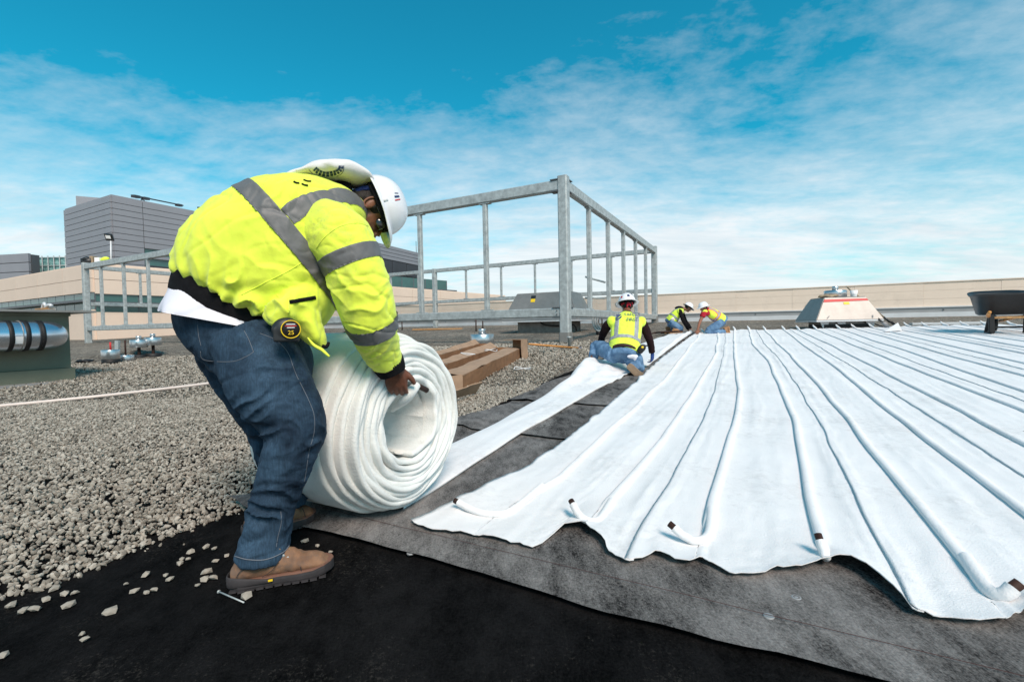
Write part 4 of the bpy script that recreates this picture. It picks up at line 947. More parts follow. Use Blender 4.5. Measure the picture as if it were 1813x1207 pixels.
ux = V((.985, -.17, 0)); uy = V((.17, .985, 0))
h2, lo, hi = hood('striped_vent', 'pale metal hood vent with a red stripe and yellow label standing beyond the white membrane', b2_, ux, uy, .88, .72, gz(b2_.x, b2_.y)-.1, zz(566, Y2-.7, 1500), zz(566, Y2-.7, 1500), zz(527, Y2-.45, 1500), .55, .45, red=True)
fn = (lo[1]-lo[0]).cross(hi[0]-lo[0]).normalized(); fn = fn if fn.dot(EYE-lo[0]) > 0 else -fn
def onface(a, b): return (lo[0]*(1-a)+lo[1]*a)*(1-b)+(hi[0]*(1-a)+hi[1]*a)*b
mk('red_stripe', box8([onface(a, b)+fn*d for d in (.022, .028) for a, b in ((.0, .80), (1, .84), (1, .93), (.0, .93))]), 'red', h2, smooth=False)
mk('warning_label', box8([onface(a, b)+fn*d for d in (.022, .028) for a, b in ((.44, .68), (.56, .68), (.56, .79), (.44, .79))]), 'yellow', h2, smooth=False)
for a in (.15, .85): mk('latch', box8([onface(a+da, b)+fn*d for d in (.022, .035) for da, b in ((-.01, .06), (.01, .06), (.035, .17), (.015, .17))]), 'trim', h2, smooth=False)
for a, w in ((.16, .05), (.42, .05), (.86, .05)):
    q = at(lo[0]*(1-a)+lo[1]*a, lo[0].z-.06)+uy*.15; mk('curb_flap', box8([q-ux*w-UP*.17, q+ux*w*1.3-UP*.22, q+ux*w*1.3-UP*.22+uy*.01, q-ux*w-UP*.17+uy*.01, q-ux*w*2.4, q+ux*w*2.4, q+ux*w*2.4+uy*.01, q-ux*w*2.4+uy*.01]), 'white_metal', h2, smooth=False)
mk('curb_shade_block', box8([at(b2_+ux*(sx*.62)+uy*(sy*.5-.08), z) for z in (gz(b2_.x, b2_.y), lo[0].z-.13) for sx, sy in ((-1, -1), (1, -1), (1, 1), (-1, 1))]), 'black_rubber', h2, smooth=False)  # solid black block: the shade under the hood put in as colour
zt3 = hi[0].z+.035; c = at(b2_-ux*.05, zt3)
cn = thing('vent_canister', c, 'brushed metal canister on top of the red-striped vent', 'canister'); mk('canister_body', lathe(c, [(.30, 0), (.30, .20), (.28, .215)], 28), 'stainless', cn); mk('canister_cap', lathe(c+UP*.214, [(.085, 0), (.085, .12), (.07, .13)], 18), 'stainless', cn)
c = at(b2_+ux*.42-uy*.1, zt3); cup = thing('white_cup', c, 'white cup beside the canister on the red-striped vent', 'cup'); mk('cup_body', lathe(c, [(.08, 0), (.10, .2), (.095, .2), (.085, .02)], 16, cap=False), 'white_label', cup)
c = at(b2_-ux*.38-uy*.30, zt3+.03); g = ellipsoid(c, ux*.28, uy*.12, UP*.05); g = [v+V((nz(v.x*7, v.y*9, v.z*9),)*3)*.06+UP*.0 for v in g[0]], g[1]
o = mk('work_gloves', g, 'wood_pale', origin=c); tag(o, 'crumpled tan work gloves on the left corner of the red-striped vent', 'gloves')
def shovel(label, a, b, Yb, cat='shovel', matl='wood_pale', blade=True):
    t = thing('shovel', b, label, cat, 'long-handled tools leaning on the red-striped vent')
    d = (b-a); L = d.length; u_ = d.normalized()
    mk('handle', tube([a, a+d*.74], .022, 10), matl, t); mk('socket', tube([a+d*.72, a+d*.87], .028, 10), 'dark_plastic', t)
    s_ = u_.cross(UP).normalized(); n_ = s_.cross(u_)
    vs = []; fs = []
    W_ = [(.86, .03), (.88, .10), (.94, .105), (1.0, .07), (1.03, .01)]
    for f, w in W_:
        for k in (-1, -.5, 0, .5, 1): vs.append(a+d*f+s_*w*k+n_*(.03*(k*k)))
    fs = [(i*5+j, i*5+j+1, i*5+j+6, i*5+j+5) for i in range(4) for j in range(4)]; m = len(vs)
    vs += [v-n_*.004 for v in vs]; fs += [tuple(q+m for q in f[::-1]) for f in fs]; mk('blade', (vs, fs), 'trim', t)
a = P(1500, 508, b2_.y+.1); b = G(1572, 581, .02); shovel('wooden-handled shovel leaning on the red-striped vent, its handle standing highest', a, b, 0)
a = P(1512, 518, b2_.y-.2); b = G(1585, 578, .02); shovel('second wooden-handled shovel on the red-striped vent, lying lower behind the first', a, b, 0)
g = tube([G(1538, 567, .25), G(1548, 573, .1), G(1568, 579, .03), G(1590, 581, .02), G(1620, 580, .02)], .018, 8, 5); o = mk('black_hose', g, 'black_rubber', origin=G(1568, 579)); tag(o, 'black hose curling from the vent to the edge of the white membrane', 'hose')
# white corner of cloth and pale board behind the membrane
q0, q1, q2 = G(1566, 587, .06), G(1597, 585, .06), P(1590, 571, G(1590, 586).y+.1)
o = mk('cloth_corner', [[q0, q1, q2, q0+V((.05, .12, 0)), q1+V((.05, .12, 0))], [(0, 1, 2), (3, 2, 4), (0, 2, 3), (1, 4, 2)]], 'white_fabric', mems[3], smooth=False)
c0, c1 = G(1612, 576, .02), G(1745, 574, .02); o = mk('white_board', beam(c0+UP*.04, c1+UP*.04, .35, .07), 'white_metal', origin=(c0+c1)/2, smooth=False); tag(o, 'long white board lying on the gravel behind the membrane', 'board')
# ---- wheelbarrow
wy_ = 10.0; wc = P(1786, 560, wy_); wb_ = gz(wc.x, wc.y)+.05; wc = V((wc.x, wc.y, wb_))
wb = thing('wheelbarrow', wc, 'black wheelbarrow with wooden handles parked on the white membrane at the right border', 'wheelbarrow')
fw_ = V((.55, .835, 0)).normalized(); rt_ = V((fw_.y, -fw_.x, 0)); kk = wy_/F
def WB(r, f, z): return wc+rt_*r+fw_*f+UP*z
z_rim = P(1722, 523, wy_).z-wb_; z_bot = P(1745, 553, wy_).z-wb_
def trayring(w, l0, l1, z, k=0):
    out = []; n = 28
    for i in range(n):
        a = 2*math.pi*i/n; ca, sa = math.cos(a), math.sin(a); ca = math.copysign(abs(ca)**.5, ca); sa = math.copysign(abs(sa)**.5, sa)
        l = (l1 if sa > 0 else -l0); out.append(WB(w*ca*(1-.12*max(0, sa)), .35+l*abs(sa), z+k*max(0, sa)))
    return out
rings = [trayring(.38, .36, .42, z_bot-.06, 0), trayring(.43, .42, .50, z_bot-.03, .02), trayring(.52, .58, .70, z_rim-.02, .10), trayring(.56, .62, .74, z_rim, .13), trayring(.56, .62, .74, z_rim+.02, .13), trayring(.49, .54, .66, z_rim-.01, .10), trayring(.38, .36, .42, z_bot-.03, .02)]
n = 28; vs = [p for r in rings for p in r]; fs = [(i*n+j, i*n+(j+1) % n, (i+1)*n+(j+1) % n, (i+1)*n+j) for i in range(len(rings)-1) for j in range(n)]+[tuple(range(n))[::-1], tuple(range((len(rings)-1)*n, len(rings)*n))]
mk('tray', (vs, fs), 'dark_plastic', wb)
for s in (-1, 1):
    mk('handle', limb([WB(s*.46, -.75, z_bot+.0), WB(s*.42, -.45, z_bot-.07), WB(s*.26, .2, z_bot-.10), WB(s*.1, 1.0, .26)], [.030, .034, .03, .03], k=3, n=10), 'orange_wood', wb)
    mk('leg', beam(WB(s*.30, -.18, 0), WB(s*.30, -.12, z_bot-.06), .09, .10), 'black_rubber', wb, smooth=False)
    mk('leg_foot', beam(WB(s*.30, -.24, .015), WB(s*.30, .25, .015), .06, .03), 'black_rubber', wb, smooth=False)
    mk('leg_brace', beam(WB(s*.30, .24, .02), WB(s*.27, .1, z_bot-.06), .05, .05), 'black_rubber', wb, smooth=False)
mk('cross_brace', beam(WB(-.3, -.15, .13), WB(.3, -.15, .13), .05, .04), 'black_rubber', wb, smooth=False); mk('cross_brace', beam(WB(-.3, -.13, z_bot-.12), WB(.3, -.13, z_bot-.12), .05, .05), 'wood', wb, smooth=False)
c = WB(0, 1.05, .2); wh = mk('wheel', lathe(c-rt_*.05, [(.12, 0), (.19, .01), (.20, .05), (.19, .09), (.12, .10)], 24, rt_), 'black_rubber', wb); mk('rim', lathe(c-rt_*.052, [(.03, 0), (.115, .01), (.115, .095), (.03, .104)], 20, rt_), 'galv', wh)
# ---- cardboard boxes
def slab(pts, th, name, m_, root):          # bent board through four corners, subdivided and crumpled
    a, b, c, d = map(V, pts); n_ = (b-a).cross(d-a).normalized()*th; nu, nv = 14, 3; vs, fs = [], []
    for k in (0, 1):
        for i in range(nu+1):
            for j in range(nv+1):
                p = (a*(1-i/nu)+b*(i/nu))*(1-j/nv)+(d*(1-i/nu)+c*(i/nu))*(j/nv)
                w = nz(p.x*3, p.y*3, p.z*4)*.022+nz(p.x*11, p.y*11, p.z*9)*.006; vs.append(p+n_.normalized()*w+n_*k)
    m = (nu+1)*(nv+1)
    for i in range(nu):
        for j in range(nv):
            q = i*(nv+1)+j; f = (q, q+nv+1, q+nv+2, q+1); fs.append(f[::-1]); fs.append(tuple(x+m for x in f))
    per = [i*(nv+1) for i in range(nu+1)]+[nu*(nv+1)+j for j in range(1, nv+1)]+[i*(nv+1)+nv for i in range(nu-1, -1, -1)]+[j for j in range(nv-1, 0, -1)]
    for i in range(len(per)): p, q = per[i], per[(i+1) % len(per)]; fs.append((p, q, q+m, p+m))
    return mk(name, (vs, fs), m_, root, smooth=False)
def longbox(a, b, w, h, label, lid=None, flap=0):
    u_ = (b-a).normalized(); s_ = -V((u_.y, -u_.x, 0)); s_ = s_ if s_.x < 0 else -s_
    t = thing('cardboard_box', a, label, 'cardboard box', 'long cardboard boxes on the gravel'); e_ = UP*.02
    A, B, Cc, Dd = a+e_, b+e_, b+s_*w+e_, a+s_*w+e_
    slab([A, B, Cc, Dd], .006, 'box_base', 'cardboard', t); slab([A, B, B+UP*h, A+UP*h], .006, 'box_side', 'cardboard', t); slab([Dd, Cc, Cc+UP*h, Dd+UP*h], .006, 'box_side', 'cardboard', t)
    slab([B, Cc, Cc+UP*h, B+UP*h], .006, 'box_end', 'cardboard', t)
    if lid: slab([A+UP*h, B+UP*h, Cc+UP*(h+lid[1])-s_*w*(1-lid[0]), Dd+UP*(h+lid[1])-s_*w*(1-lid[0])], .006, 'box_lid', 'cardboard_in', t)
    if flap: slab([Dd+UP*h, Cc+UP*h, Cc+UP*(h+.10)+s_*flap, Dd+UP*(h+.02)+s_*flap], .006, 'box_flap', 'cardboard_in', t)
    return t
a, b = G(820, 694), G(926, 633); t = longbox(a, b, .26, .18, 'near long cardboard box, closed on top with its near end torn open', lid=(.98, .02))
slab([a+UP*.02, a+UP*.21, a+UP*.20-DX*.15-EX*.10, a+UP*.05-DX*.17-EX*.08], .006, 'box_flap', 'cardboard_in', t)
a2, b2 = G(793, 672), G(900, 627); longbox(a2, b2, .24, .13, 'middle long cardboard box lying open, its pale flap folded outward', flap=.16)
a3, b3 = G(775, 652), G(870, 618); longbox(a3, b3, .30, .12, 'far long cardboard box open behind the other two', flap=.12)
c = G(921, 634); t = thing('box_end_cap', c, 'upright open cardboard end cap at the far end of the long boxes', 'cardboard box', 'long cardboard boxes on the gravel'); s_ = EX*.16
slab([c-s_, c+s_, c+s_+UP*.36, c-s_+UP*.36], .008, 'box_side', 'cardboard', t); slab([c-s_+UP*.36, c+s_+UP*.36, c+s_+UP*.38-DX*.3, c-s_*1.2+UP*.36-DX*.3], .008, 'box_lid', 'cardboard_in', t); slab([c+s_, c+s_+UP*.36, c+s_+UP*.38-DX*.3, c+s_-DX*.25], .008, 'box_side', 'cardboard_in', t)
random.seed(4)
for k, (px, py) in enumerate(((832, 628), (868, 622), (925, 655))):
    q = G(px, py, .18 if k < 2 else .03); pts = [q+V((.12*math.cos(i*1.1)*random.uniform(.6, 1.4), .12*math.sin(i*1.1), .05*random.random())) for i in range(7)]
    o = mk('plastic_strap', tube(pts, .006, 6, 4), 'white_label', origin=q); tag(o, ['loop of white plastic strapping on the middle cardboard box', 'loop of white plastic strapping on the far cardboard box', 'white plastic strapping on the gravel right of the near box'][k], 'strapping')
c = G(772, 712, .08); t = thing('box_offcut', c, 'torn cardboard flap sticking out at the near ends of the boxes beside the roll', 'cardboard'); slab([c, c+DX*.7, c+DX*.7+EX*.1+UP*.12, c+EX*.1+UP*.10], .01, 'torn_board', 'cardboard_in', t)
# rake with varnished handle
a, b = G(936, 609, .22), G(1024, 616, .03); t = thing('long_handled_tool', b, 'varnished wooden handle with a blue socket lying from the boxes past the frame post', 'rake')
mk('handle', tube([a, b], .022, 10), 'orange_wood', t); mk('socket', tube([b, b+(b-a).normalized()*.35], .026, 8), 'navy', t); c = b+(b-a).normalized()*.34; mk('tool_head', tube([c, c+V((.25, -.1, -.01)), c+V((.4, -.2, 0))], .02, 8, 3), 'trim', t)
a = G(1008, 619, 0); o = mk('steel_peg', lathe(a, [(.035, 0), (.035, .26), (.05, .27), (.05, .30)], 12), 'galv', origin=a); tag(o, 'short bright steel peg beside the wooden handle at the post foot', 'peg')
c = G(615, 588, .03); o = mk('black_scrap', ellipsoid(c, V((.22, 0, 0)), V((0, .1, 0)), V((0, 0, .05))), 'black_rubber', origin=c); tag(o, 'black scrap of rubber on the gravel behind the roll', 'rubbish')
# ================================================================== PEOPLE
def sm(a, b, x):
    t = max(0, min(1, (x-a)/(b-a))); return t*t*(3-2*t)
def make_head(c, U, Fd, k=1.0):
    """closed shapes of a head: c centre at eye level, U crown, Fd face direction; returns shapes and the frame"""
    U = V(U).normalized(); Fd = (V(Fd)-U*V(Fd).dot(U)).normalized(); S = U.cross(Fd)      # S: towards the head's left... either side
    q = lambda f, s, u: c+Fd*(f*k)+S*(s*k)+U*(u*k)
    gs = [ellipsoid(q(-.008, 0, .035), Fd*.098*k, S*.076*k, U*.098*k), ellipsoid(q(.022, 0, -.035), Fd*.072*k, S*.062*k, U*.082*k),
          ellipsoid(q(.055, 0, -.090), Fd*.034*k, S*.034*k, U*.026*k), ellipsoid(q(.020, 0, -.075), Fd*.055*k, S*.054*k, U*.040*k),
          limb([q(.088, 0, .012), q(.106, 0, -.015), q(.112, 0, -.030), q(.094, 0, -.038)], [.009*k, .012*k, .016*k, .010*k], U, 10, 3),
          ellipsoid(q(.086, 0, -.062), Fd*.011*k, S*.024*k, U*.006*k), ellipsoid(q(.085, 0, -.071), Fd*.011*k, S*.020*k, U*.006*k),
          ellipsoid(q(.080, .03, .024), Fd*.014*k, S*.024*k, U*.008*k), ellipsoid(q(.080, -.03, .024), Fd*.014*k, S*.024*k, U*.008*k)]
    for s in (-1, 1): gs.append(ellipsoid(q(-.012, s*.078, -.005), Fd*.019*k-U*.004, S*.010*k, U*.033*k, 12, 8))
    return gs, q, (U, Fd, S)
def make_hand(w, D, B, T, curl=(35, 55, 40), spread=.5, k=1.0, grip=1.0):
    """w wrist, D along the palm, B back-of-hand normal, T towards the thumb side"""
    D = V(D).normalized(); B = (V(B)-D*V(B).dot(D)).normalized(); T0_ = D.cross(B); T = T0_ if T0_.dot(V(T)) > 0 else -T0_
    q = lambda d, t, b: w+D*(d*k)+T*(t*k)+B*(b*k)
    gs = [limb([q(-.05, 0, 0), q(0, 0, 0), q(.035, .004, 0), q(.075, .002, 0), q(.098, 0, -.004)], [(.030*k, .022*k), (.029*k, .019*k), (.040*k, .017*k), (.044*k, .015*k), (.040*k, .011*k)], T, 16, 4, se=2.4)]
    for i, (t, L, r) in enumerate(((.033, .072, .0088), (.011, .080, .0090), (-.011, .074, .0087), (-.032, .058, .0076))):
        p = q(.085, t*.9, .002); pts = [q(.05, t*.8, 0), p]; a = 0; rr = [r*1.0*k, r*1.12*k]
        for j, (f, c_) in enumerate(zip((.46, .31, .23), curl)):
            a += math.radians(c_+(i-1.5)*3); d = (D*math.cos(a)-B*math.sin(a)+T*(t*spread*4)*(1-j*.5)).normalized(); p = p+d*(L*f*k); pts.append(p); rr.append(r*(1-.09*(j+1))*k)
        gs.append(limb(pts, rr, B, 10, 4)); gs.append(ellipsoid(pts[-1], D*r*.8*k, T*r*.8*k, B*r*.8*k, 8, 6)); gs.append(ellipsoid(pts[1]+B*.003*k, D*r*1.1*k, T*r*1.05*k, B*r*.9*k, 8, 6))
    th = [q(.015, .022, -.004), q(.045, .045, -.010), q(.070, .063, -.012*grip), q(.092, .068, -.020*grip)]
    gs.append(limb(th, [.016*k, .0135*k, .0115*k, .0095*k], B, 10, 4)); gs.append(ellipsoid(th[-1], D*.009*k, T*.009*k, B*.008*k, 8, 6))
    return gs, q
def make_helmet(root, c, U, Fd, R=(.148, .122), H=.125, full=False, stickers=(), name='hard_hat', k=1.0):
    U = V(U).normalized(); Fd = (V(Fd)-U*V(Fd).dot(U)).normalized(); S = U.cross(Fd)
    ra, rb, H = R[0]*k, R[1]*k, H*k
    n, m_ = 48, 16; vs, fs = [], []
    def pt(a, th, off=0):
        x, y = math.cos(a), math.sin(a); cs, sn = math.cos(th), math.sin(th)
        ridge = 0
        for w0 in (0, .32, -.32): ridge += .0035*k*math.exp(-((y*cs*rb/(.03*k)-w0*3.4)**2))*sm(.35, .9, sn)
        g = 1+.03*math.cos(2*a)*0
        return c+Fd*((ra*cs**.85*x+off*x)*g)+S*((rb*cs**.85*y+off*y)*g)+U*(H*sn+ridge+off*sn)
    for i in range(m_+1):
        th = math.pi/2*i/m_
        for j in range(n): vs.append(pt(2*math.pi*j/n, th))
    fs = [(i*n+j, i*n+(j+1) % n, (i+1)*n+(j+1) % n, (i+1)*n+j) for i in range(m_) for j in range(n)]
    # brim ring, longer at the front
    def brim(a):
        f = max(0, math.cos(a)); base = .014+(.030 if full else 0); return (base+(.036 if not full else .020)*sm(.35, 1, f))*k
    b0 = len(vs)
    for (m2, dz) in ((.5, -.004), (1, -.012), (1, -.016), (.4, -.009)):
        for j in range(n):
            a = 2*math.pi*j/n; vs.append(pt(a, 0, brim(a)*m2)+U*((dz-(.010 if m2 == 1 else 0)*sm(.3, 1, max(0, math.cos(a))))*k))
    chain = [list(range(n))]+[[b0+q*n+j for j in range(n)] for q in range(4)]
    # inner shell
    b1 = len(vs)
    for i in range(m_+1):
        th = math.pi/2*i/m_
        for j in range(n): vs.append(c+(pt(2*math.pi*j/n, th)-c)*.965)
    chain.append([b1+j for j in range(n)])
    for A, B in zip(chain[:-1], chain[1:]): fs += [(A[(j+1) % n], A[j], B[j], B[(j+1) % n]) for j in range(n)]
    fs += [(b1+i*n+(j+1) % n, b1+i*n+j, b1+(i+1)*n+j, b1+(i+1)*n+(j+1) % n) for i in range(m_) for j in range(n)]
    h = mk(name, (vs, fs), 'helmet', root)
    for (a, th, w, hh, m2) in stickers:
        q = []; nu = 5
        for i in range(nu+1):
            for j in range(nu+1): q.append(pt(a+(i/nu-.5)*w, th+(j/nu-.5)*hh, .0016))
        mk('sticker', (q, [(i*(nu+1)+j, i*(nu+1)+j+1, (i+1)*(nu+1)+j+1, (i+1)*(nu+1)+j) for i in range(nu) for j in range(nu)]), m2, h)
    # head band and cradle
    mk('head_band', limb([pt(2*math.pi*j/32, 0)*.84+c*.16-U*.012*k for j in range(33)], [(.016*k, .003*k)]*33, U, 8, 1, cap=False), 'black_cloth', h)
    return h, pt
def make_boot(root, heel, D, up, L=.30, k=1.0, upper='leather', sole='sole', shaft=.125, laces=True, full=True, name='work_boot', rr_=.050):
    D = V(D).normalized(); up = (V(up)-D*V(up).dot(D)).normalized(); S = up.cross(D)
    q = lambda x, s, z: V(heel)+D*(x*k)+S*(s*k)+up*(z*k)
    x = L
    sec = [(.005, .026, .075), (.03, .036, .10), (.08, .040, .125), (.13, .042, .128), (.165, .045, .118), (.20, .048, .098), (.225, .050, .082), (.255, .051, .077), (.28, .045, .068), (.298, .024, .048), (.304, .006, .036)]
    vs, n = [], 20
    for (a, w, h) in sec:
        for j in range(n):
            t = 2*math.pi*j/n; ct, st = math.cos(t), math.sin(t); y = w*math.copysign(abs(ct)**.8, ct); z = .026+(h-.026)*(.5+.5*math.copysign(abs(st)**.75, st)); y *= (1-.42*sm(.45, 1, (z-.026)/max(h-.026, .01))) if z > .03 else 1
            vs.append(q(a*x/.304, y, z))
    fs = [(i*n+j, i*n+(j+1) % n, (i+1)*n+(j+1) % n, (i+1)*n+j) for i in range(len(sec)-1) for j in range(n)]+[tuple(range(n))[::-1], tuple(range((len(sec)-1)*n, len(sec)*n))]
    g = [(vs, fs), limb([q(.06, 0, .05), q(.068, 0, .09), q(.078, 0, shaft)], [(rr_*k, .040*k), (rr_*k, .041*k), (rr_*.95*k, .041*k)], D, 18, 3)]
    def dsp(p, nn):
        a = (p-V(heel)).dot(D)/k
        return .0022*math.sin(a*190+4*nz(p.x*20, p.y*20, p.z*20))*math.exp(-((a-.215)/.025)**2)-crease(p, 18, 18, 18, .002)+.002*nz(p.x*22, p.y*22, p.z*22)+.0012*nz(p.x*50, p.y*50, p.z*50)
    b = mk(name, fuse(g, .0065*k, 3, dsp), upper, root)
    out = [(0, 0), (.004, .026), (.03, .040), (.09, .041), (.15, .042), (.20, .051), (.25, .055), (.285, .044), (.305, .022), (.312, 0)]
    poly = [(a, w) for a, w in out]+[(a, -w) for a, w in out[-2:0:-1]]
    def lvl(z, o=0): return [q(a*x/.304+(.0 if a < .1 else .0), w*(1+o), z+(.012*sm(.22, .31, a))) for a, w in poly]
    lv = [lvl(.0, -.04), lvl(.010, .03), lvl(.022, .04), lvl(.033, .0)]; n = len(poly)
    vs = [p for l_ in lv for p in l_]; fs = [(i*n+j, i*n+(j+1) % n, (i+1)*n+(j+1) % n, (i+1)*n+j) for i in range(3) for j in range(n)]+[tuple(range(n))[::-1], tuple(range(3*n, 4*n))]
    so = mk('boot_sole', (vs, fs), sole, b, smooth=False)
    vs = lvl(.031, .035)+lvl(.0355, .03); mk('welt', (vs, [(j, (j+1) % n, n+(j+1) % n, n+j) for j in range(n)]+[tuple(range(n))[::-1], tuple(range(n, 2*n))]), 'welt', b, smooth=False)
    if full:
        for i in range(11):
            a = .012+i*.0265
            for s in (-1, 1):
                w = interp(a, [o_[0] for o_ in out], [o_[1] for o_ in out]); mk('tread_lug', box(q(a*x/.304, s*(w-.006), .001), D*.0112*k, S*.010*k, up*.003*k), sole, b, smooth=False)
        mk('heel_guard', limb([q(.06, .043, .030), q(.01, .034, .034), q(-.004, 0, .036), q(.01, -.034, .034), q(.10, -.044, .026), q(.14, -.046, .022)], [(.016*k, .004*k), (.019*k, .004*k), (.021*k, .004*k), (.020*k, .004*k), (.010*k, .004*k), (.006*k, .003*k)], up, 10, 5), sole, b)
        mk('boot_badge', box(q(.135, -.049, .026), D*.007*k, S*.002*k, up*.003*k), 'yellow', b, smooth=False)
        # seams
        mk('stitching', tube([q(.235, -.050, .034), q(.232, -.046, .058), q(.228, -.030, .078), q(.226, 0, .085), q(.228, .030, .078)], .0015, 5, 5), 'sole', b)
        mk('boot_tongue', limb([q(.105, 0, .12), q(.125, 0, .142), q(.14, 0, .150)], [(.030*k, .006*k)]*3, S, 10, 3), upper, b)
        mk('stitching', tube([q(.03, -.041, .055), q(.045, -.043, .075), q(.08, -.042, .082), (q(.13, -.043, .085)), q(.16, -.042, .098)], .0012, 5, 6), 'sole', b)
        mk('stitching', tube([q(.11, -.047, .042), q(.14, -.048, .058), q(.165, -.046, .085)], .0012, 5, 6), 'sole', b)
    if laces:
        for i in range(5):
            a, z = .150+.014*i, .130-.0105*i; c0, c1 = q(a, -.024, z-.006), q(a+.006, .024, z-.006)
            mk('lace', tube([c0, q(a+.003, 0, z+.008), c1], .004*k, 6, 4), 'lace', b)
            mk('eyelet', lathe(q(a, -.030, z-.012), [(.005*k, 0), (.005*k, .004*k), (.002*k, .004*k)], 8, -S), 'galv', b)
        mk('lace', tube([q(.150, -.01, .135), q(.155, -.032, .138), q(.17, -.036, .122), q(.165, -.012, .130)], .004*k, 6, 5), 'lace', b)
    return b
def crease(p, sx, sy, sz, k=1.0, o=0):
    """sharp creases where the cloth breaks"""
    q = V((p.x*sx+o, p.y*sy, p.z*sz)); w = noise.noise(q*.6)*1.2; a = abs(noise.noise(V((q.x+w, q.y-w, q.z+w))))
    return k*(max(0, 1-a*5.5)**1.5-.25)*(.6+.9*max(-.4, noise.noise(q*.45+V((3, 1, 2)))))
def folds(p, items):
    """bundles of cloth folds: (centre, wave direction, wavelength, reach, height)"""
    d = 0
    for c, w, lam, R, amp in items:
        r = (p-c).length/R
        if r < 2: u = p.dot(w)/(lam*1.5)+2.3*nz(p.x*4.5, p.y*4.5, p.z*4.5)+.6*nz(p.x*12, p.y*12, p.z*12); d += amp*(1.1+1.3*nz(p.x*6+5, p.y*6, p.z*6))*math.exp(-r*r*1.4)*(1-abs(math.sin(math.pi*u))**.7*2)
    return d
from mathutils.bvhtree import BVHTree
def onto(geo, pts_px, Y0=1.0, off=.001):
    """drop picture points onto a surface along their lines of sight, to trace seams where they lie on the cloth"""
    bv = BVHTree.FromPolygons([tuple(v) for v in geo[0]], geo[1]); out = []
    for (px, py) in pts_px:
        r = ray(px, py).normalized(); h = bv.ray_cast(EYE, r)
        if h[0] is not None: out.append(h[0]+h[1]*off)
    return out
# ------------------------------------------------------------------ the bent man with the roll
fw = V((.91, .41, 0)).normalized(); lat = V((-.41, .91, 0)).normalized()       # his facing direction; his left, away from the camera
mp_ = P(440, 600, 1.83)
man = thing('person', at(mp_, gz(mp_.x, mp_.y)), 'man in a bright yellow jacket and jeans bending over the big white roll', 'person')
k1 = 1/F
def R_(px, Y): return px*Y/F
# --- skin: one continuous body under the clothes
hc = P(657, 372, 2.0); hU = V((.83, .36, .42)); hF = V((.30, .12, -.95))
hg, hq, (hU, hF, hS) = make_head(hc, hU, hF, .93)
neck = [P(585, 372, 1.99), P(620, 364, 2.0), hc-hU*.05+V((0, 0, 0))-hF*.01]
wr = P(693, 652, 1.96); kn = P(707, 692, 2.0)
D_ = (kn-wr); hg2, hq2 = make_hand(wr+V((0, 0, .005)), D_+V((-.006, .0, 0)), V((.12, -1, .12)), V((1, .2, .25)), (14, 40, 48), .08, 1.08, .3)
lw = P(648, 622, 2.32); hg3, _ = make_hand(lw, V((.35, .12, -.9)), V((.3, .9, .2)), V((.9, -.3, 0)), (20, 30, 20))
sh_r, el_r = P(604, 425, 1.77), P(655, 565, 1.82); sh_l, el_l = P(590, 420, 2.2), P(632, 545, 2.32)
hipc = P(430, 600, 1.83); chest = P(520, 440, 1.92)
kn_r, an_r = P(527, 752, 1.68), P(457, 962, 1.665); hp_r = P(455, 615, 1.74); hp_l = P(412, 612, 1.95); kn_l, an_l = P(478, 760, 2.0), P(508, 880, 2.06)
body = hg+hg2+hg3+[limb(neck, [.075, .068, .062], lat, 18, 5), limb([hipc, (hipc+chest)/2, chest, neck[0]], [.13, .14, .15, .08], lat, 18, 5),
    limb([chest+lat*-.1, sh_r, el_r, wr], [.08, .065, .048, .027], lat, 14, 5), limb([chest+lat*.1, sh_l, el_l, lw], [.08, .065, .045, .027], lat, 14, 5),
    limb([hipc, hp_r, kn_r, an_r], [.1, .085, .06, .045], lat, 14, 5), limb([hipc, hp_l, kn_l, an_l], [.1, .085, .06, .045], lat, 14, 5)]
bg_ = fuse(body, .0043, 2, lambda p, n: .0009*nz(p.x*60, p.y*60, p.z*60))
skin = mk('body', bg_, 'skin_face', man)
skin.data.materials.append(M['skin'])
for pl in skin.data.polygons:
    if (pl.center+root_loc(man)-wr).length < .22: pl.material_index = 1
for s in (-1, 1):
    e = mk('eye', ellipsoid(hq(.082, s*.030, .006), hF*.010, hS*.014, hU*.009, 12, 8), 'white_label', man)
mk('hair', fuse([ellipsoid(hq(-.016, 0, .046), hF*.094, hS*.0795, hU*.096), ellipsoid(hq(-.055, 0, -.02), hF*.05, hS*.070, hU*.055), ellipsoid(hq(.0, -.070, .02), hF*.020, hS*.014, hU*.035), ellipsoid(hq(.0, .070, .02), hF*.02, hS*.014, hU*.035)], .006, 2, lambda p, n: .003*nz(p.x*60, p.y*60, p.z*60)), 'hair', man)
# inner rim of the near ear
ec = hq(-.012, .083 if hS.y < 0 else -.083, -.004); en = hS if hS.y < 0 else -hS
mk('ear', limb([ec+hF*(.018*math.cos(a)-.003)+hU*(.030*math.sin(a))+en*.004 for a in [math.pi*(.25+1.5*i/10) for i in range(11)]], [.0045]*11, en, 8, 2), 'skin_face', man)
mk('glasses', join(limb([hq(-.012, s*.080, .018) if True else None for s in (1,)]+[hq(.05, .078, .012), hq(.094, .060, .008)], [(.004, .002)]*3, hU, 8, 3), limb([hq(-.012, -.080, .018), hq(.05, -.078, .012), hq(.094, -.060, .008)], [(.004, .002)]*3, hU, 8, 3),
    ellipsoid(hq(.098, .034, -.002), hF*.005+hS*.008, hS*.030, hU*.020), ellipsoid(hq(.098, -.034, -.002), hF*.005-hS*.008, hS*.030, hU*.020), ellipsoid(hq(.080, .066, -.002), hF*.022, hS*.006, hU*.020), ellipsoid(hq(.080, -.066, -.002), hF*.022, hS*.006, hU*.020)), 'lens', man)
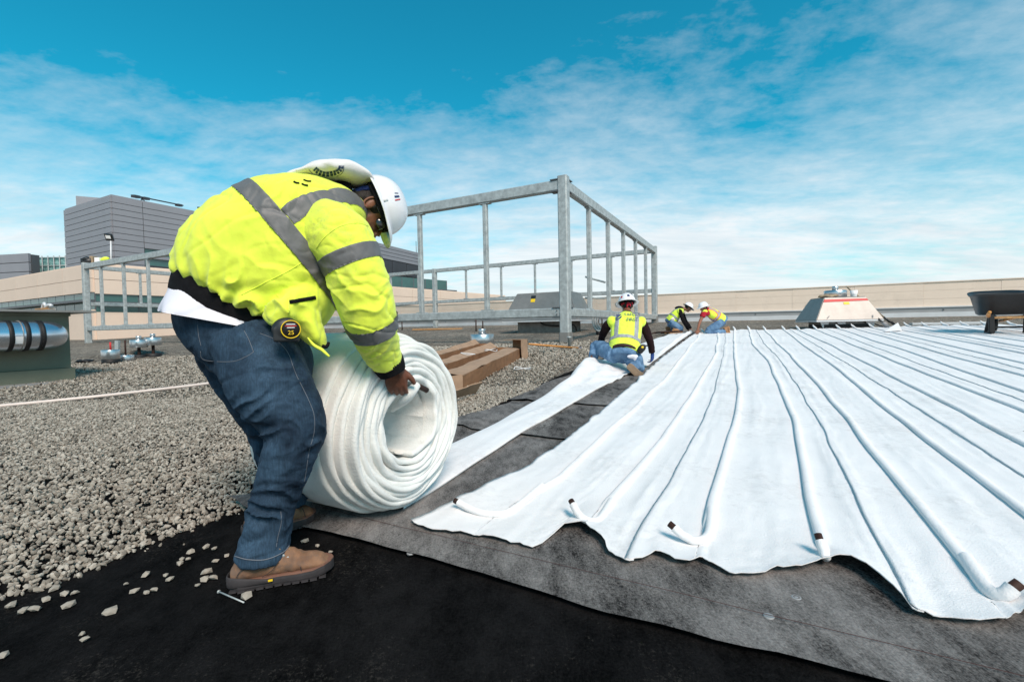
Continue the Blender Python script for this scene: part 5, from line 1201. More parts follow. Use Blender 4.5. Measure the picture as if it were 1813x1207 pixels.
def cap_(p, n): return .003*math.sin(n.dot(hU)*26+nz(p.x*20, p.y*20)*2)
mk('bandana', fuse([ellipsoid(hq(-.014, 0, .062), hF*.098, hS*.084, hU*.078), limb([hq(-.075, 0, .05), hq(-.085, 0, -.02), hq(-.085, 0, -.07)], [(.07, .02), (.06, .02), (.03, .012)], hS, 14, 4)], .006, 2, cap_), 'blue_cloth', man)
hh, hpt = make_helmet(man, hq(-.004, 0, .044), hU+hF*.10, hF, (.130, .110), .108, False,
    [(math.pi*1.5 if hS.y > 0 else math.pi*.5, .62, .07, .26, 'navy'), ((math.pi*1.5 if hS.y > 0 else math.pi*.5)+.12, .60, .04, .30, 'red'), ((math.pi*1.5 if hS.y > 0 else math.pi*.5)-.13, .66, .03, .20, 'navy')])
mk('hat_clip', box(hq(.0, -.116 if hS.y > 0 else .116, .050), hF*.008, hS*.004, hU*.012), 'white_label', hh)
# --- jacket
TC = [((303, 486), (523, 606), 1.82, .205), ((306, 458), (566, 590), 1.825, .235), ((316, 425), (598, 552), 1.84, .255), ((342, 390), (612, 512), 1.86, .265), ((386, 355), (625, 470), 1.89, .265), ((446, 330), (642, 428), 1.92, .245), ((528, 319), (655, 392), 1.96, .17), ((585, 330), (655, 375), 1.985, .105)]
def loftpp(T, n=40, k=5, se=2.15, sc=.95, cap=True, out=0):
    """rings between a point on the back outline and one on the front outline"""
    rows = []
    for bpx, fpx, Y, lr in T:
        dy = .00022*(fpx[0]-bpx[0]); a, b = P(*bpx, Y-dy), P(*fpx, Y+dy); rows.append(tuple((a+b)/2)+tuple((b-a)/2*sc)+(lr,))
    R = catmull(rows, k); vs = []
    for r in R:
        c, A = V(r[:3]), V(r[3:6]); A = A*(1+out/A.length); L = (lat-A.normalized()*lat.dot(A.normalized())).normalized()
        for j in range(n):
            t = 2*math.pi*j/n; ct, st = math.cos(t), math.sin(t); vs.append(c+A*math.copysign(abs(ct)**(2/se), ct)+L*((r[6]+out)*math.copysign(abs(st)**(2/se), st)))
    m = len(R); fs = [(i*n+j, i*n+(j+1) % n, (i+1)*n+(j+1) % n, (i+1)*n+j) for i in range(m-1) for j in range(n)]
    if cap: fs += [tuple(range(n))[::-1], tuple(range((m-1)*n, m*n))]
    return vs, fs
pts = [(P(*a, Y)+P(*b, Y))/2 for a, b, Y, l_ in TC]
sp = (pts[-1]-pts[0]).normalized(); hem_n = (pts[1]-pts[0]).normalized()
hA = (P(*TC[0][1], 1.86)-P(*TC[0][0], 1.78)).normalized(); hem_n = (hA.cross(lat)); hem_n = (hem_n if hem_n.z > 0 else -hem_n).normalized()
jt = loftpp(TC)
belly = ellipsoid(P(535, 555, 1.79), V((.10, 0, .03)), V((0, .20, 0)), V((.02, 0, .11)))
flap = limb([P(540, 560, 1.74), P(556, 592, 1.73), P(567, 616, 1.74)], [(.10, .055), (.07, .04), (.03, .018)], lat, 16, 4)
shp = ellipsoid(sh_r+V((-.02, .02, .0)), V((.115, 0, .02)), V((0, .10, 0)), V((0, 0, .115)))
yoke = limb([P(545, 350, 1.74), P(600, 352, 1.80), P(560, 345, 2.1)], [.05, .07, .06], UP, 14, 4)
front = V((.65, .28, -.7)).normalized()
hemc = pts[0]
fold_j = [(P(330, 470, 1.78), V((.35, .75, .55)).normalized(), .055, .16, .011), (P(430, 520, 1.66), V((.85, .1, .5)).normalized(), .060, .19, .013), (P(510, 570, 1.66), V((.7, .3, .65)).normalized(), .05, .13, .011),
          (P(590, 480, 1.68), V((.5, 0, .85)).normalized(), .065, .13, .010), (P(545, 520, 1.62), V((.95, 0, .3)).normalized(), .07, .12, .009), (P(470, 370, 1.72), V((.8, 0, -.6)).normalized(), .09, .18, .006)]
def dj(p, n):
    d = folds(p, fold_j)*.65; d += .008*nz(p.x*5+3, p.y*5, p.z*5)+.005*nz(p.x*13, p.y*13, p.z*13)+.0016*nz(p.x*32, p.y*32, p.z*32)-crease(p, 4, 6, 7, .0085)-crease(p, 10, 10, 6, .0035, 4)
    # gathers above the elastic hem
    h = (p-hemc).dot(hem_n); q = (p-hemc)-hem_n*h; ang = math.atan2(q.dot(lat), q.dot(hA))
    if -.02 < h < .26: d += .0085*math.sin(ang*19+9*nz(p.x*3, p.y*3, p.z*3))*(.7+1.2*nz(p.x*6, p.y*6, 3))*math.exp(-max(0, h-.02)/.06)
    if h < .04: d -= .03*sm(.04, -.02, h)
    return d
jgeo = fuse([jt, belly, flap, shp], .0058, 6, dj)
jacket = mk('jacket', jgeo, 'hivis', man)
wr2 = P(690, 650, 1.955)
sl_pts = [P(572, 400, 1.80), P(603, 425, 1.765), P(622, 463, 1.765), P(637, 503, 1.775), P(648, 540, 1.79), P(659, 578, 1.83), P(672, 612, 1.89), P(686, 642, 1.945)]
sl_rad = [R_(a, 1.77) for a in (52, 56, 51, 51, 50, 45, 38, 31)]
fold_s = [(P(600, 500, 1.70), V((.5, 0, .86)).normalized(), .05, .10, .011), (P(650, 545, 1.70), V((-.3, .2, .9)).normalized(), .045, .10, .010), (P(670, 610, 1.80), V((-.3, .3, .9)).normalized(), .035, .09, .008), (P(600, 430, 1.70), V((.8, 0, .5)).normalized(), .07, .10, .006), (P(690, 500, 1.75), V((.2, 0, 1)), .06, .08, .008)]
def ds(p, n): return folds(p, fold_s)*.5-crease(p, 5, 6, 10, .0075, 2)-crease(p, 12, 12, 16, .003, 7)+.006*nz(p.x*6+8, p.y*6, p.z*6)+.005*nz(p.x*14, p.y*14, p.z*14)+.0015*nz(p.x*34, p.y*34, p.z*34)
sgeo = fuse([limb(sl_pts, sl_rad, lat, 26, 6)], .0055, 3, ds)
sleeve = mk('sleeve', sgeo, 'hivis_dirty', man)
sl2 = fuse([limb([P(575, 400, 2.1), sh_l, (sh_l+el_l)/2, el_l, lw+V((-.02, 0, .04))], [.11, .11, .10, .095, .06], lat, 20, 5)], .010, 3, ds); mk('sleeve', sl2, 'hivis', man)
# cuffs, waistband
def knitband(pts, rad, hint, name='cuff', n=40, rib=.0022, nr=44):
    g = limb(pts, rad, hint, n*2, 4); m2 = n*2; C = len(g[0])//m2
    vs = []
    for i in range(C):
        c = sum((g[0][i*m2+j] for j in range(m2)), V())/m2
        for j in range(m2): v = g[0][i*m2+j]; vs.append(v+(v-c).normalized()*rib*math.cos(j/m2*2*math.pi*nr))
    return mk(name, (vs, g[1]), 'knit', man)
knitband([P(684, 636, 1.94), P(690, 648, 1.955), P(696, 660, 1.965)], [R_(28, 1.95), R_(27, 1.95), R_(23, 1.95)], lat, 'cuff')
def ribbed(T, n=88, nr=44, rib=.0016, name='waistband'):
    g = loftpp(T, n, 4, 2.1); C = len(g[0])//n; vs = []
    for i in range(C):
        c = sum((g[0][i*n+j] for j in range(n)), V())/n
        for j in range(n): v = g[0][i*n+j]; vs.append(v+(v-c).normalized()*(.0004*math.cos(j*math.pi)+.006*nz(v.x*14, v.y*14, v.z*14)))
    return mk(name, (vs, g[1]), 'knit', man)
ribbed([((308, 470), (525, 586), 1.82, .195), ((303, 486), (520, 596), 1.82, .200), ((301, 508), (508, 604), 1.82, .197), ((303, 514), (500, 604), 1.82, .188)], 160)
def dsh(p, n): return .012*math.sin(p.x*30+p.y*22+p.z*14+7*nz(p.x*4, p.y*4, p.z*4))*sm(1.12, 1.0, p.z)+.012*nz(p.x*8, p.y*8, p.z*8)-crease(p, 7, 7, 7, .006)
sh = fuse([loftpp([((306, 500), (500, 592), 1.825, .19), ((300, 518), (502, 602), 1.825, .215), ((295, 536), (506, 612), 1.825, .238), ((292, 552), (508, 622), 1.825, .248), ((296, 566), (508, 632), 1.825, .248)], 40, 4, 2.1)], .0075, 3, dsh)
hn = (P(500, 592, 1.64)-P(292, 552, 1.8)).cross(lat); hn = hn if hn.z < 0 else -hn
mk('shirt', band(sh, [(P(292, 552, 1.8), hn)], .002), 'shirt', man)
# --- jeans
jn = [loftpp([((308, 540), (515, 566), 1.83, .185), ((307, 562), (546, 596), 1.83, .195), ((324, 606), (560, 638), 1.83, .19), ((368, 650), (552, 690), 1.82, .15)], 36, 5, 2.1),
      limb([P(440, 600, 1.75), P(462, 640, 1.73), P(484, 690, 1.70), P(522, 745, 1.675), P(520, 780, 1.67), P(503, 835, 1.66), P(484, 890, 1.655), P(474, 935, 1.65), P(466, 972, 1.65), P(464, 985, 1.65)],
           [.140, .143, .142, .106, .103, .088, .081, .082, .090, .090], lat, 26, 5),
      limb([P(402, 600, 1.96), P(422, 640, 1.98), P(455, 700, 2.0), P(485, 760, 2.02), P(502, 830, 2.06), P(514, 885, 2.10)], [.13, .135, .12, .102, .095, .09], lat, 22, 5)]
fold_t = [(P(490, 775, 1.62), V((.25, 0, .97)).normalized(), .038, .10, .014), (P(540, 760, 1.62), V((.35, 0, .94)).normalized(), .045, .09, .010), (P(470, 930, 1.58), V((.3, 0, .95)).normalized(), .040, .10, .015), (P(500, 880, 1.6), V((.5, 0, .86)).normalized(), .055, .10, .010),
          (P(520, 640, 1.6), V((.45, 0, .9)).normalized(), .06, .13, .011), (P(450, 690, 1.62), V((-.5, 0, .86)).normalized(), .07, .13, .009), (P(400, 640, 1.75), V((-.6, 0, .8)).normalized(), .06, .12, .008), (P(520, 830, 1.6), V((-.3, 0, .95)).normalized(), .07, .10, .008), (P(470, 800, 1.9), V((.3, 0, .95)).normalized(), .05, .14, .010)]
def dt(p, n): return folds(p, fold_t)*.9-crease(p, 6, 6, 9, .007, 5)-crease(p, 13, 13, 17, .003, 9)+.008*nz(p.x*6, p.y*6, p.z*4+4)+.005*nz(p.x*15, p.y*15, p.z*12)+.0015*nz(p.x*40, p.y*40, p.z*30)
tgeo = fuse(jn, .0058, 4, dt)
jeans = mk('jeans', tgeo, 'denim', man)
def densify(l, k=8): return [tuple(p) for p in catmull(l, k)]
def seam(geo, px, par, name='seam', m_='thread', r=.0011, off=.0004):
    q = onto(geo, densify(px), off=off)
    if len(q) > 2: mk(name, tube(q, r, 5), m_, par)
seam(tgeo, [(460, 590), (488, 602), (510, 625), (523, 660), (545, 705), (556, 735), (556, 765), (547, 800), (541, 840), (533, 880)], jeans)
seam(tgeo, [(497, 905), (498, 925), (492, 950), (489, 968)], jeans)
for l in ([(355, 622), (362, 637), (410, 640), (436, 631), (449, 623)], [(449, 623), (440, 600), (432, 585)], [(356, 612), (352, 595), (350, 575)]): seam(tgeo, l, jeans, 'pocket_seam')
seam(tgeo, [(415, 984), (440, 990), (470, 990), (500, 978), (512, 965)], jeans, 'hem_stitch', r=.002)
# --- reflective tape as strips of its own
rA = (P(597, 530, 1.90)-P(428, 338, 1.86)).normalized(); tilt = rA.cross(lat).normalized(); tilt = tilt if tilt.dot(sp) > 0 else -tilt
bc0 = P(545, 432, 1.68)*.5+P(430, 338, 1.86)*.5; bc0 = P(430, 338, 1.86)
tape = band(jgeo, [(bc0+tilt*.032, tilt), (bc0-tilt*.032, -tilt)], .0035)
mk('reflective_band', tape, 'reflect', jacket)
for s in (-1, 1):
    c = (onto(jgeo, [(566, 352)]) or [pts[5]-lat*.18])[0] if s < 0 else pts[5]+lat*.155; bn_ = sp.cross(UP*.7+lat*s*.7).normalized(); tp = band(jgeo, [(c+bn_*.028, bn_), (c-bn_*.028, -bn_), (pts[5], lat if s < 0 else -lat), (bc0+tilt*.034, -tilt), (pts[6]+sp*.06, sp)], .0030)
    mk('reflective_band', tp, 'reflect', jacket)
lowb = band(jgeo, [(bc0-tilt*.034, tilt), (P(590, 520, 1.7)+lat*.0-front*.02, -front), (P(585, 520, 1.62), V((1, 0, .25)).normalized()), (P(552, 520, 1.62), -V((1, 0, .25)).normalized())], .003)
mk('reflective_band', lowb, 'reflect', jacket)
def ringband(geo, a, b, c, w, par, m_='reflect', off=.0035):
    d = (b-a).normalized(); mk('reflective_band', band(geo, [(c+d*w/2, d), (c-d*w/2, -d)], off), m_, par)
ringband(sgeo, sl_pts[1], sl_pts[3], P(621, 461, 1.765), .058, sleeve); ringband(sgeo, sl_pts[4], sl_pts[6], P(659, 577, 1.83), .058, sleeve)
seam(jgeo, [(428, 522), (470, 500), (510, 480), (545, 458)], jacket, 'jacket_seam', 'hivis_dirty', .0016)
seam(sgeo, [(560, 440), (575, 420), (600, 402), (630, 395), (652, 400)], sleeve, 'jacket_seam', 'hivis_dirty', .0016)
# zip pocket, drawcord
zp = onto(jgeo, densify([(512, 535), (535, 531), (558, 527)]), off=.003)
if len(zp) > 3: mk('pocket_zip', limb([tuple(p) for p in zp], [(.007, .003)]*len(zp), UP, 8, 1), 'knit', jacket)
zp = onto(jgeo, densify([(511, 527), (510, 540), (510, 553)]), off=.005)
if len(zp) > 2: mk('zip_pull', tube(zp, .0028, 6), 'hivis_dirty', jacket)
a, b = P(556, 611, 1.67), P(583, 631, 1.665); mk('drawcord', tube([P(545, 598, 1.69), a, (a+b)/2+V((.0, 0, .004)), b], [.003, .0055, .006, .004], 8, 4), 'hivis', jacket)
mk('pull_tab', limb([P(571, 612, 1.70), P(578, 614, 1.70), P(582, 606, 1.71)], [.006, .007, .005], UP, 8, 3), 'knit', jacket)
# print across the shoulders
for l in ([(520, 322), (530, 325)], [(534, 326), (545, 329)], [(537, 319), (551, 322)]):
    q = onto(jgeo, densify([l[0], ((l[0][0]+l[1][0])/2, (l[0][1]+l[1][1])/2+1), l[1]]), off=.002)
    if len(q) > 2: mk('back_print', tube(q, .0035, 5), 'knit', jacket)
# black hoodie collar, loose neck cloth with its blue emblem
mk('collar', fuse([limb([P(588, 360, 1.96), P(612, 358, 1.98), P(628, 356, 1.99)], [.098, .092, .082], lat, 24, 4)], .008, 2, lambda p, n: .006*nz(p.x*14, p.y*14, p.z*14)), 'black_cloth', man)
def dcl(p, n): return .006*nz(p.x*16, p.y*16, p.z*16)+.004*math.sin(p.x*55+4*nz(p.x*8, p.y*8, p.z*8))*sm(.2, -.6, n.z)
cl_pts = [((514, 318), 1.88, 3, .05), ((530, 313), 1.88, 9, .09), ((560, 308), 1.91, 13.5, .12), ((598, 307), 1.94, 17, .125), ((628, 312), 1.97, 16, .115), ((648, 321), 1.99, 11, .10), ((660, 328), 2.0, 5, .08)]
cg = fuse([limb([P(*a, Y) for a, Y, r, l_ in cl_pts], [(l_, R_(r, Y)) for a, Y, r, l_ in cl_pts], lat, 32, 6, se=2.3)], .0055, 2, dcl)
clo = mk('neck_cloth', cg, 'cloth_white', man)
# emblem: a curved chain of dark blue blocks with pale gaps
arc = [(557, 298), (562, 303), (570, 307), (580, 308.5), (590, 306.5), (598, 304), (603, 299), (604, 293.5)]
q = densify(arc, 3); 
for i in range(0, len(q)-1, 2):
    for o_, w_ in ((-2.3, 2.0), (2.3, 2.0)):
        (x0, y0), (x1, y1) = q[i][:2], q[min(i+2, len(q)-1)][:2]; dx, dy = x1-x0, y1-y0; L = math.hypot(dx, dy) or 1; nx, ny = -dy/L, dx/L; m0, m1 = .12, .88
        cs = [(x0+dx*m0+nx*(o_-w_), y0+dy*m0+ny*(o_-w_)), (x0+dx*m1+nx*(o_-w_), y0+dy*m1+ny*(o_-w_)), (x0+dx*m1+nx*(o_+w_), y0+dy*m1+ny*(o_+w_)), (x0+dx*m0+nx*(o_+w_), y0+dy*m0+ny*(o_+w_))]
        pp = onto(cg, cs, off=.0015)
        if len(pp) == 4: mk('emblem_block', (pp, [(0, 1, 2, 3)]), 'navy', clo, smooth=False)
for l in ([(547, 300), (553, 307)], [(596, 312), (604, 308), (608, 302), (609, 293)]):
    pp = onto(cg, densify(l, 4), off=.0015)
    if len(pp) > 2: mk('emblem_line', tube(pp, .0009, 4), 'navy', clo)
# --- tape measure on the belt
tm = P(507, 583, 1.585); tn = (EYE-tm).normalized(); ta = V((.95, .25, 0)).normalized(); ta = (ta-tn*ta.dot(tn)).normalized(); tu = tn.cross(ta)*-1; tu = tu if tu.z > 0 else -tu
tape_ = thing('tape_measure', tm, 'black tape measure with a yellow ring clipped to the belt of the bent man', 'tape measure')
g = fuse([ellipsoid(tm-tn*.02, ta*.047, tn*.024, tu*.042), box(tm-tn*.02-tu*.018, ta*.041, tn*.018, tu*.025)], .004, 3); mk('tape_case', g, 'dark_plastic', tape_)
cc_ = tm+tn*.004+ta*.014; rr = .030
mk('badge_ring', limb([cc_+ta*rr*math.cos(a)+tu*rr*math.sin(a) for a in [2*math.pi*i/32 for i in range(33)]], [(.0022, .002)]*33, tn, 6, 1, cap=False), 'yellow', tape_)
mk('badge', lathe(cc_-tn*.006, [(rr, 0), (rr, .006), (.001, .006)], 30, tn), 'black_rubber', tape_)
tx = text_geo('25', .020, cc_+tn*.0018-tu*.012, ta if ta.cross(tu).dot(tn) > 0 else -ta, tu, .0006); mk('badge_text', tx, 'yellow', tape_, smooth=False)
for k_, (w, m_) in enumerate(((.014, 'white_label'), (.018, 'red'), (.012, 'white_label'))): mk('badge_text', box(cc_+tn*.001+tu*(.017-.0055*k_), ta*w, tn*.0006, tu*.0014), m_, tape_, smooth=False)
# --- boots
h0 = G(408, 1042, .012); t0 = G(590, 1006, .012); make_boot(man, h0, (t0-h0), UP, (t0-h0).length*.985, 1.0)
t1 = G(556, 918, .02); d1 = V((.72, .69, 0)).normalized(); make_boot(man, t1-d1*.29, d1, UP, .29, 1.0, laces=False, shaft=.10)
# ------------------------------------------------------------------ kneeling men
def kneeler(label, J, top_m, slv_m, pants_m, boot_m, face, helm_k, vest='hivis_vest', tape='reflect_l', bandm=None, vox=.011, glove=None, short=False, stick=()):
    """J: joints as world points"""
    base = (J['hip_r']+J['hip_l'])/2
    t = thing('person', at(base, gz(base.x, base.y)), label, 'person')
    L = (J['hip_l']-J['hip_r']).normalized(); hip = base; chest = J['chest']; neck = J['neck']; spn = (neck-hip).normalized()
    hgs, q, (U, Fd, S) = make_head(J['head'], J['U'], J['F'], 1.0)
    gs = list(hgs)+[limb([neck-spn*.06, neck, J['head']-U*.04], [.07, .06, .055], L, 14, 4), limb([hip, (hip+chest)/2, chest, neck], [(.15, .11), (.15, .11), (.17, .12), (.07, .06)], L, 16, 4)]
    for s in 'rl':
        gs.append(limb([J['sh_'+s], J['el_'+s], J['wr_'+s]], [.055, .042, .028], L, 12, 5)); gs.append(limb([J['hip_'+s], J['kn_'+s], J['an_'+s]], [.085, .055, .042], L, 12, 5))
        hd_, _ = make_hand(J['wr_'+s], J['hd_'+s], J.get('hb_'+s, V((0, -.3, 1))), J.get('ht_'+s, L), (25, 35, 25)); gs += hd_
    b = mk('body', fuse(gs, .0075, 2), face, t)
    mk('hair', fuse([ellipsoid(q(-.018, 0, .035), Fd*.092, S*.080, U*.092), ellipsoid(q(-.05, 0, -.03), Fd*.045, S*.066, U*.05)], .009, 2), 'hair', t)
    for s in (-1, 1): mk('eye', ellipsoid(q(.082, s*.030, .006), Fd*.010, S*.013, U*.008, 10, 6), 'white_label', t)
    make_helmet(t, q(-.002, 0, .050), U, Fd, (.142, .120), .125, True, stick, k=helm_k)
    if bandm: mk('bandana', fuse([lathe(q(-.01, 0, .0), [(.086, 0), (.092, .02), (.092, .045), (.086, .06)], 24, U), limb([q(-.09, 0, .02), q(-.105, .02, -.03), q(-.10, .03, -.07)], [.018, .014, .006], S, 8, 3), limb([q(-.09, 0, .02), q(-.11, -.02, -.02), q(-.10, -.03, -.05)], [.018, .014, .006], S, 8, 3)], .008, 2), bandm, t)
    def dz(p, n): return .009*nz(p.x*9, p.y*9, p.z*9)+.005*nz(p.x*20, p.y*20, p.z*22)
    pw = J.get('pw', 1)
    pg = fuse([limb([hip+spn*.09, hip, hip-spn*.05], [(.18, .14*pw), (.19, .16*pw), (.15, .14)], L, 20, 4)]+[limb([J['hip_'+s], J['hip_'+s]*.5+J['kn_'+s]*.5, J['kn_'+s], J['kn_'+s]*.5+J['an_'+s]*.5, J['an_'+s]], [.125, .115, .085, .08, .07], L, 18, 4) for s in 'rl'], vox, 3, lambda p, n: dz(p, n)*1.4)
    mk('jeans', pg, pants_m, t)
    sg = fuse([limb([hip+spn*.10, (hip+chest)/2, chest, neck-spn*.02, neck+spn*.03], [(.17, .13), (.175, .14), (.195, .135), (.10, .085), (.075, .07)], L, 20, 4)]+
              [limb([chest+(J['sh_'+s]-chest)*.6, J['sh_'+s], J['el_'+s], J['wr_'+s]] if not short else [chest+(J['sh_'+s]-chest)*.6, J['sh_'+s], J['sh_'+s]*.55+J['el_'+s]*.45], [.078, .070, .058, .044] if not short else [.082, .078, .078], L, 16, 5) for s in 'rl'], vox, 2, dz)
    mk('shirt', sg, slv_m, t)
    vw = J.get('vw', 1)
    vg = fuse([limb([hip+spn*.03, (hip+chest)/2, chest, (chest+neck)/2, neck], [(.205*vw, .165), (.21*vw, .17), (.215*vw, .155), (.20*vw, .13), (.09, .08)], L, 26, 5), ellipsoid(J['sh_r']*.92+chest*.08+spn*.012, L*.08, spn*.085, L.cross(spn)*.105), ellipsoid(J['sh_l']*.92+chest*.08+spn*.012, L*.08, spn*.085, L.cross(spn)*.105)], vox*.85, 3, dz)
    v = mk('vest', vg, vest, t)
    return t, v, vg, L, spn, hip, chest, neck
def vestbands(v, vg, L, spn, hip, chest, neck, m_, waist=.4, w=.055, sx=.115, edge=None):
    c = hip+(chest-hip)*waist; 
    def bnd(pl, mm, off=.004): mk('reflective_band', band(vg, pl, off), mm, v)
    if edge:
        bnd([(c+spn*(w*.95), spn), (c-spn*(w*.95), -spn)], edge, .003)
        for s in (-1, 1): k = chest+L*(s*sx); bnd([(k+L*w*.95, L), (k-L*w*.95, -L), (c+spn*w*.5, -spn)], edge, .003)
    bnd([(c+spn*w/2, spn), (c-spn*w/2, -spn)], m_, .0055)
    for s in (-1, 1): k = chest+L*(s*sx); bnd([(k+L*w/2, L), (k-L*w/2, -L), (c+spn*w*.5, -spn)], m_, .0055)
# nearest: seen from behind, kneeling on the strip
Y = 6.35
J = dict(hip_r=P(1118, 630, 6.35), hip_l=P(1090, 628, 6.40), chest=P(1109, 583, 6.62), neck=P(1110, 556, 6.78), head=P(1110, 541, 6.92), U=V((0, .25, 1)), F=V((.02, 1, -.28)),
         sh_r=P(1137, 572, 6.70), el_r=P(1149, 600, 6.68), wr_r=P(1155, 624, 6.72), hd_r=V((.05, .3, -1)), hb_r=V((.8, -.6, 0)), ht_r=V((-.3, .9, 0)), sh_l=P(1081, 571, 6.72), el_l=P(1068, 590, 6.85), wr_l=P(1064, 606, 7.1), hd_l=V((0, .8, -.5)),
         kn_r=P(1131, 652, 6.50), an_r=P(1123, 652, 6.18), kn_l=P(1056, 612, 6.95), an_l=P(1050, 632, 6.75), vw=1.0, pw=1.05)
J['an_r'].z = gz(J['an_r'].x, J['an_r'].y)+.14
t, v, vg, L, spn, hip, chest, neck = kneeler('man in lime vest over dark maroon sleeves kneeling with his back turned on the strip', J, None, 'maroon', 'denim_l', None, 'skin_face', 1.06, bandm='red_cloth', stick=[(math.pi, .5, .3, .3, 'navy'), (math.pi*1.25, .8, .3, .25, 'navy'), (math.pi*.72, .45, .25, .25, 'red')])
vestbands(v, vg, L, spn, hip, chest, neck, 'reflect_l', .48, .052, .135)
hl = P(1112, 646, 6.10); make_boot(t, hl, (P(1136, 669, 6.08)-hl), V((.02, 1, .25)), .30, 1.1, 'leather_l', 'sole_tan', laces=False, full=False)
hl = J['an_l']+V((-.02, -.12, -.02)); hl.z = gz(hl.x, hl.y)+.03; make_boot(t, hl, V((-.1, 1, 0)), UP, .29, 1, 'leather_l', 'sole_tan', laces=False, full=False)
mk('glove', fuse(make_hand(J['wr_r']+V((0, 0, .0)), J['hd_r'], J['hb_r'], J['ht_r'], (25, 35, 25), k=1.22)[0], .007, 2), 'glove', t)
mk('glove', fuse(make_hand(J['wr_l']+V((0, 0, .0)), J['hd_l'], V((0, -.3, 1)), L, (25, 35, 25), k=1.2)[0], .007, 2), 'glove', t)
def backpoint(vg, px, py, off=.006): q = onto(vg, [(px, py)], off=off); return q[0] if q else P(px, py, 6.4)
rg = V((1, .0, .0)); ug = V((0, .35, 1)).normalized()
o_ = backpoint(vg, 1119, 557.5); tx = text_geo('SAFETY', .070, o_+V((.0, -.012, .0)), rg, ug, .002); mk('vest_text', tx, 'navy', v, smooth=False)
o_ = backpoint(vg, 1119, 566); tx = text_geo('FIRST', .070, o_+V((.0, -.012, 0)), rg, ug, .002); mk('vest_text', tx, 'navy', v, smooth=False)
o_ = backpoint(vg, 1096, 562); mk('vest_logo', box(o_+V((0, -.012, 0)), rg*.036, ug.cross(rg)*.002, ug*.042), 'navy', v, smooth=False); mk('vest_logo_stripe', tube([o_+V((-.03, -.016, -.02)), o_+V((.0, -.016, 0)), o_+V((.034, -.016, .03))], .004, 5), 'hivis_vest', v)
mk('belt', lathe(hip+spn*.035, [(.186, 0), (.19, .004), (.19, .034), (.186, .038)], 30, spn, L), 'rust', t)
c = P(1136, 617, 6.25); o = thing('tool_pouch', c, 'black tape holder with a yellow spot on the hip of the kneeling man', 'tool pouch'); mk('pouch', fuse([ellipsoid(c, V((.06, 0, .02)), V((0, .04, 0)), V((0, 0, .055))), ellipsoid(c+V((-.02, 0, -.04)), V((.04, 0, .0)), V((0, .035, 0)), V((0, 0, .03)))], .006, 2), 'black_rubber', o); mk('yellow_button', ellipsoid(c+V((.0, -.04, .02)), V((.018, 0, .0)), V((0, .01, 0)), V((0, 0, .016))), 'yellow', o)
c = P(1120, 631, 6.2); o = mk('back_pocket_rag', fuse([ellipsoid(c, V((.07, 0, 0)), V((0, .02, 0)), V((0, 0, .03))), ellipsoid(c+V((.03, 0, -.02)), V((.025, 0, 0)), V((0, .02, 0)), V((0, 0, .04)))], .006, 1, lambda p, n: .01*nz(p.x*20, p.y*20, p.z*20)), 'shirt', t)
# the pair at the far end
gy = lambda px, py: G(px, py)
f1 = G(1196, 591); Y = f1.y
J = dict(hip_r=P(1184, 571, Y-.05), hip_l=P(1187, 570, Y+.25), chest=P(1198, 556, Y+.05), neck=P(1208, 547, Y+.05), head=P(1218, 545, Y+.05), U=V((.55, 0, .85)), F=V((.8, .05, -.62)),
         sh_r=P(1204, 551, Y-.16), el_r=P(1210, 568, Y-.2), wr_r=P(1219, 583, Y-.15), hd_r=V((.3, .1, -1)), sh_l=P(1206, 551, Y+.25), el_l=P(1214, 568, Y+.3), wr_l=P(1223, 581, Y+.3), hd_l=V((.3, .1, -1)),
         kn_r=P(1206, 581, Y-.1), an_r=P(1193, 588, Y-.15), kn_l=P(1203, 584, Y+.3), an_l=P(1180, 586, Y+.3))
t, v, vg, L, spn, hip, chest, neck = kneeler('kneeling man in lime vest over a black hoodie, left one of the far pair', J, None, 'black_cloth', 'denim_l', None, 'skin_l', 1.0, vox=.013)
vestbands(v, vg, L, spn, hip, chest, neck, 'reflect_l', .62, .05, .11)
mk('hood', fuse([ellipsoid(neck+V((-.10, 0, .03)), V((.13, 0, .0)), V((0, .13, 0)), V((0, 0, .07)))], .012, 2), 'black_cloth', t)
make_boot(t, P(1189, 589, Y-.18), V((1, -.1, -.08)), V((.08, 0, 1)), .30, 1.1, 'leather_l', 'leather_l', laces=False, full=False); make_boot(t, P(1178, 579, Y+.2), V((.35, 0, -1)), V((1, 0, .35)), .30, 1.05, 'leather_l', 'leather_l', laces=False, full=False)
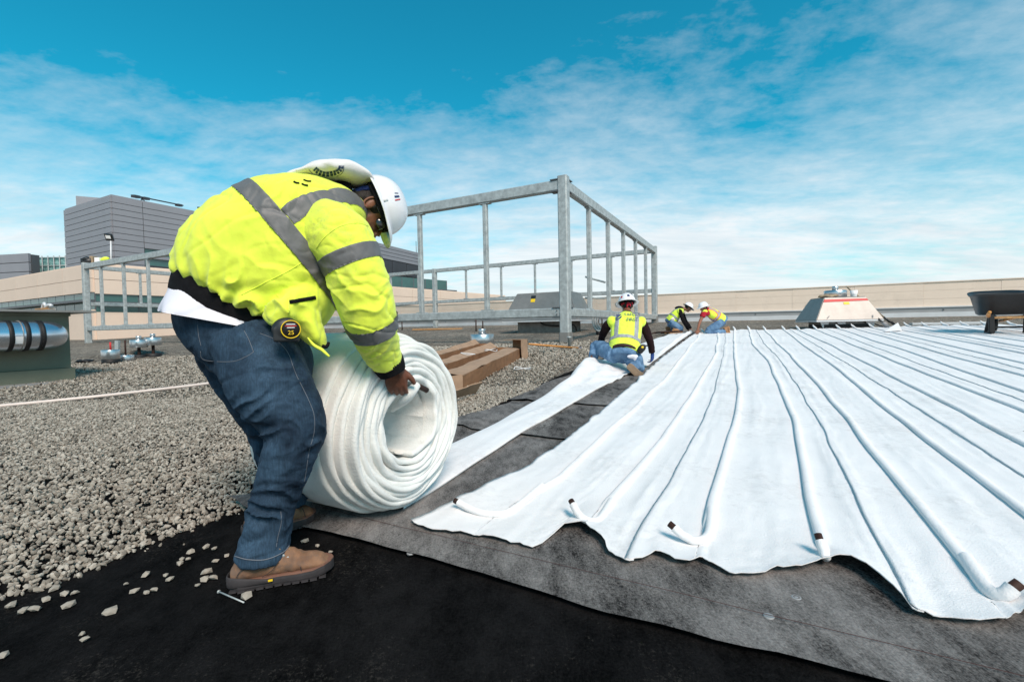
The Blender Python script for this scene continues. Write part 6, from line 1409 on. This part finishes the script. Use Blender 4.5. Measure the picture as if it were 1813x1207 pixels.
c = P(1191, 565, Y-.28); o = mk('tape_case', lathe(c, [(.05, 0), (.05, .03), (.02, .03)], 20, V((0, -1, .1))), 'white_label', t); mk('case_spot', lathe(c+V((0, -.031, 0)), [(.02, 0), (.02, .004)], 12, V((0, -1, .1))), 'orange_wood', o)
c = P(1196, 589.5, Y-.35); o = mk('wooden_lath', beam(P(1174, 589.5, Y-.3), P(1214, 591, Y-.3), .06, .03), 'wood', origin=c, smooth=False); tag(o, 'thin wooden lath lying beside the boots of the far left man', 'lath')
f2 = G(1270, 592); Y = f2.y
J = dict(hip_r=P(1281, 567, Y+.15), hip_l=P(1279, 569, Y-.15), chest=P(1262, 556, Y), neck=P(1252, 548, Y), head=P(1246, 545, Y), U=V((-.28, 0, 1)), F=V((-.85, -.1, -.5)),
         sh_l=P(1247, 554, Y-.18), el_l=P(1239, 570, Y-.2), wr_l=P(1235, 584, Y-.2), hd_l=V((-.15, 0, -1)), sh_r=P(1247, 552, Y+.25), el_r=P(1240, 568, Y+.3), wr_r=P(1236, 583, Y+.2), hd_r=V((-.2, 0, -1)),
         kn_l=P(1253, 586, Y-.12), an_l=P(1283, 588, Y-.1), kn_r=P(1256, 585, Y+.25), an_r=P(1282, 587, Y+.3), pw=1.1)
t, v, vg, L, spn, hip, chest, neck = kneeler('kneeling man in red shirt and orange-striped vest, right one of the far pair', J, None, 'red_cloth', 'denim_l', None, 'skin_l', 1.0, vox=.013, short=True)
vestbands(v, vg, L, spn, hip, chest, neck, 'reflect_l', .72, .05, .11, 'orange')
make_boot(t, P(1290, 577, Y-.1), V((.15, 0, -1)), V((-1, 0, -.15)), .30, 1.1, 'leather_l', 'leather_l', laces=False, full=False); make_boot(t, P(1288, 578, Y+.3), V((.1, 0, -1)), V((-1, 0, -.1)), .30, 1.0, 'leather_l', 'leather_l', laces=False, full=False)
c = P(1170, 590, 14); o = mk('scrap_pile', join(*[tube([c+V((.1*i-.3, .1*math.sin(i*2), .02*(i % 3))), c+V((.1*i+.1, .2*math.cos(i*2), .04+.02*(i % 2)))], .02, 6) for i in range(6)]), 'rust', origin=c); tag(o, 'small heap of brown scrap on the gravel left of the far pair', 'scrap')
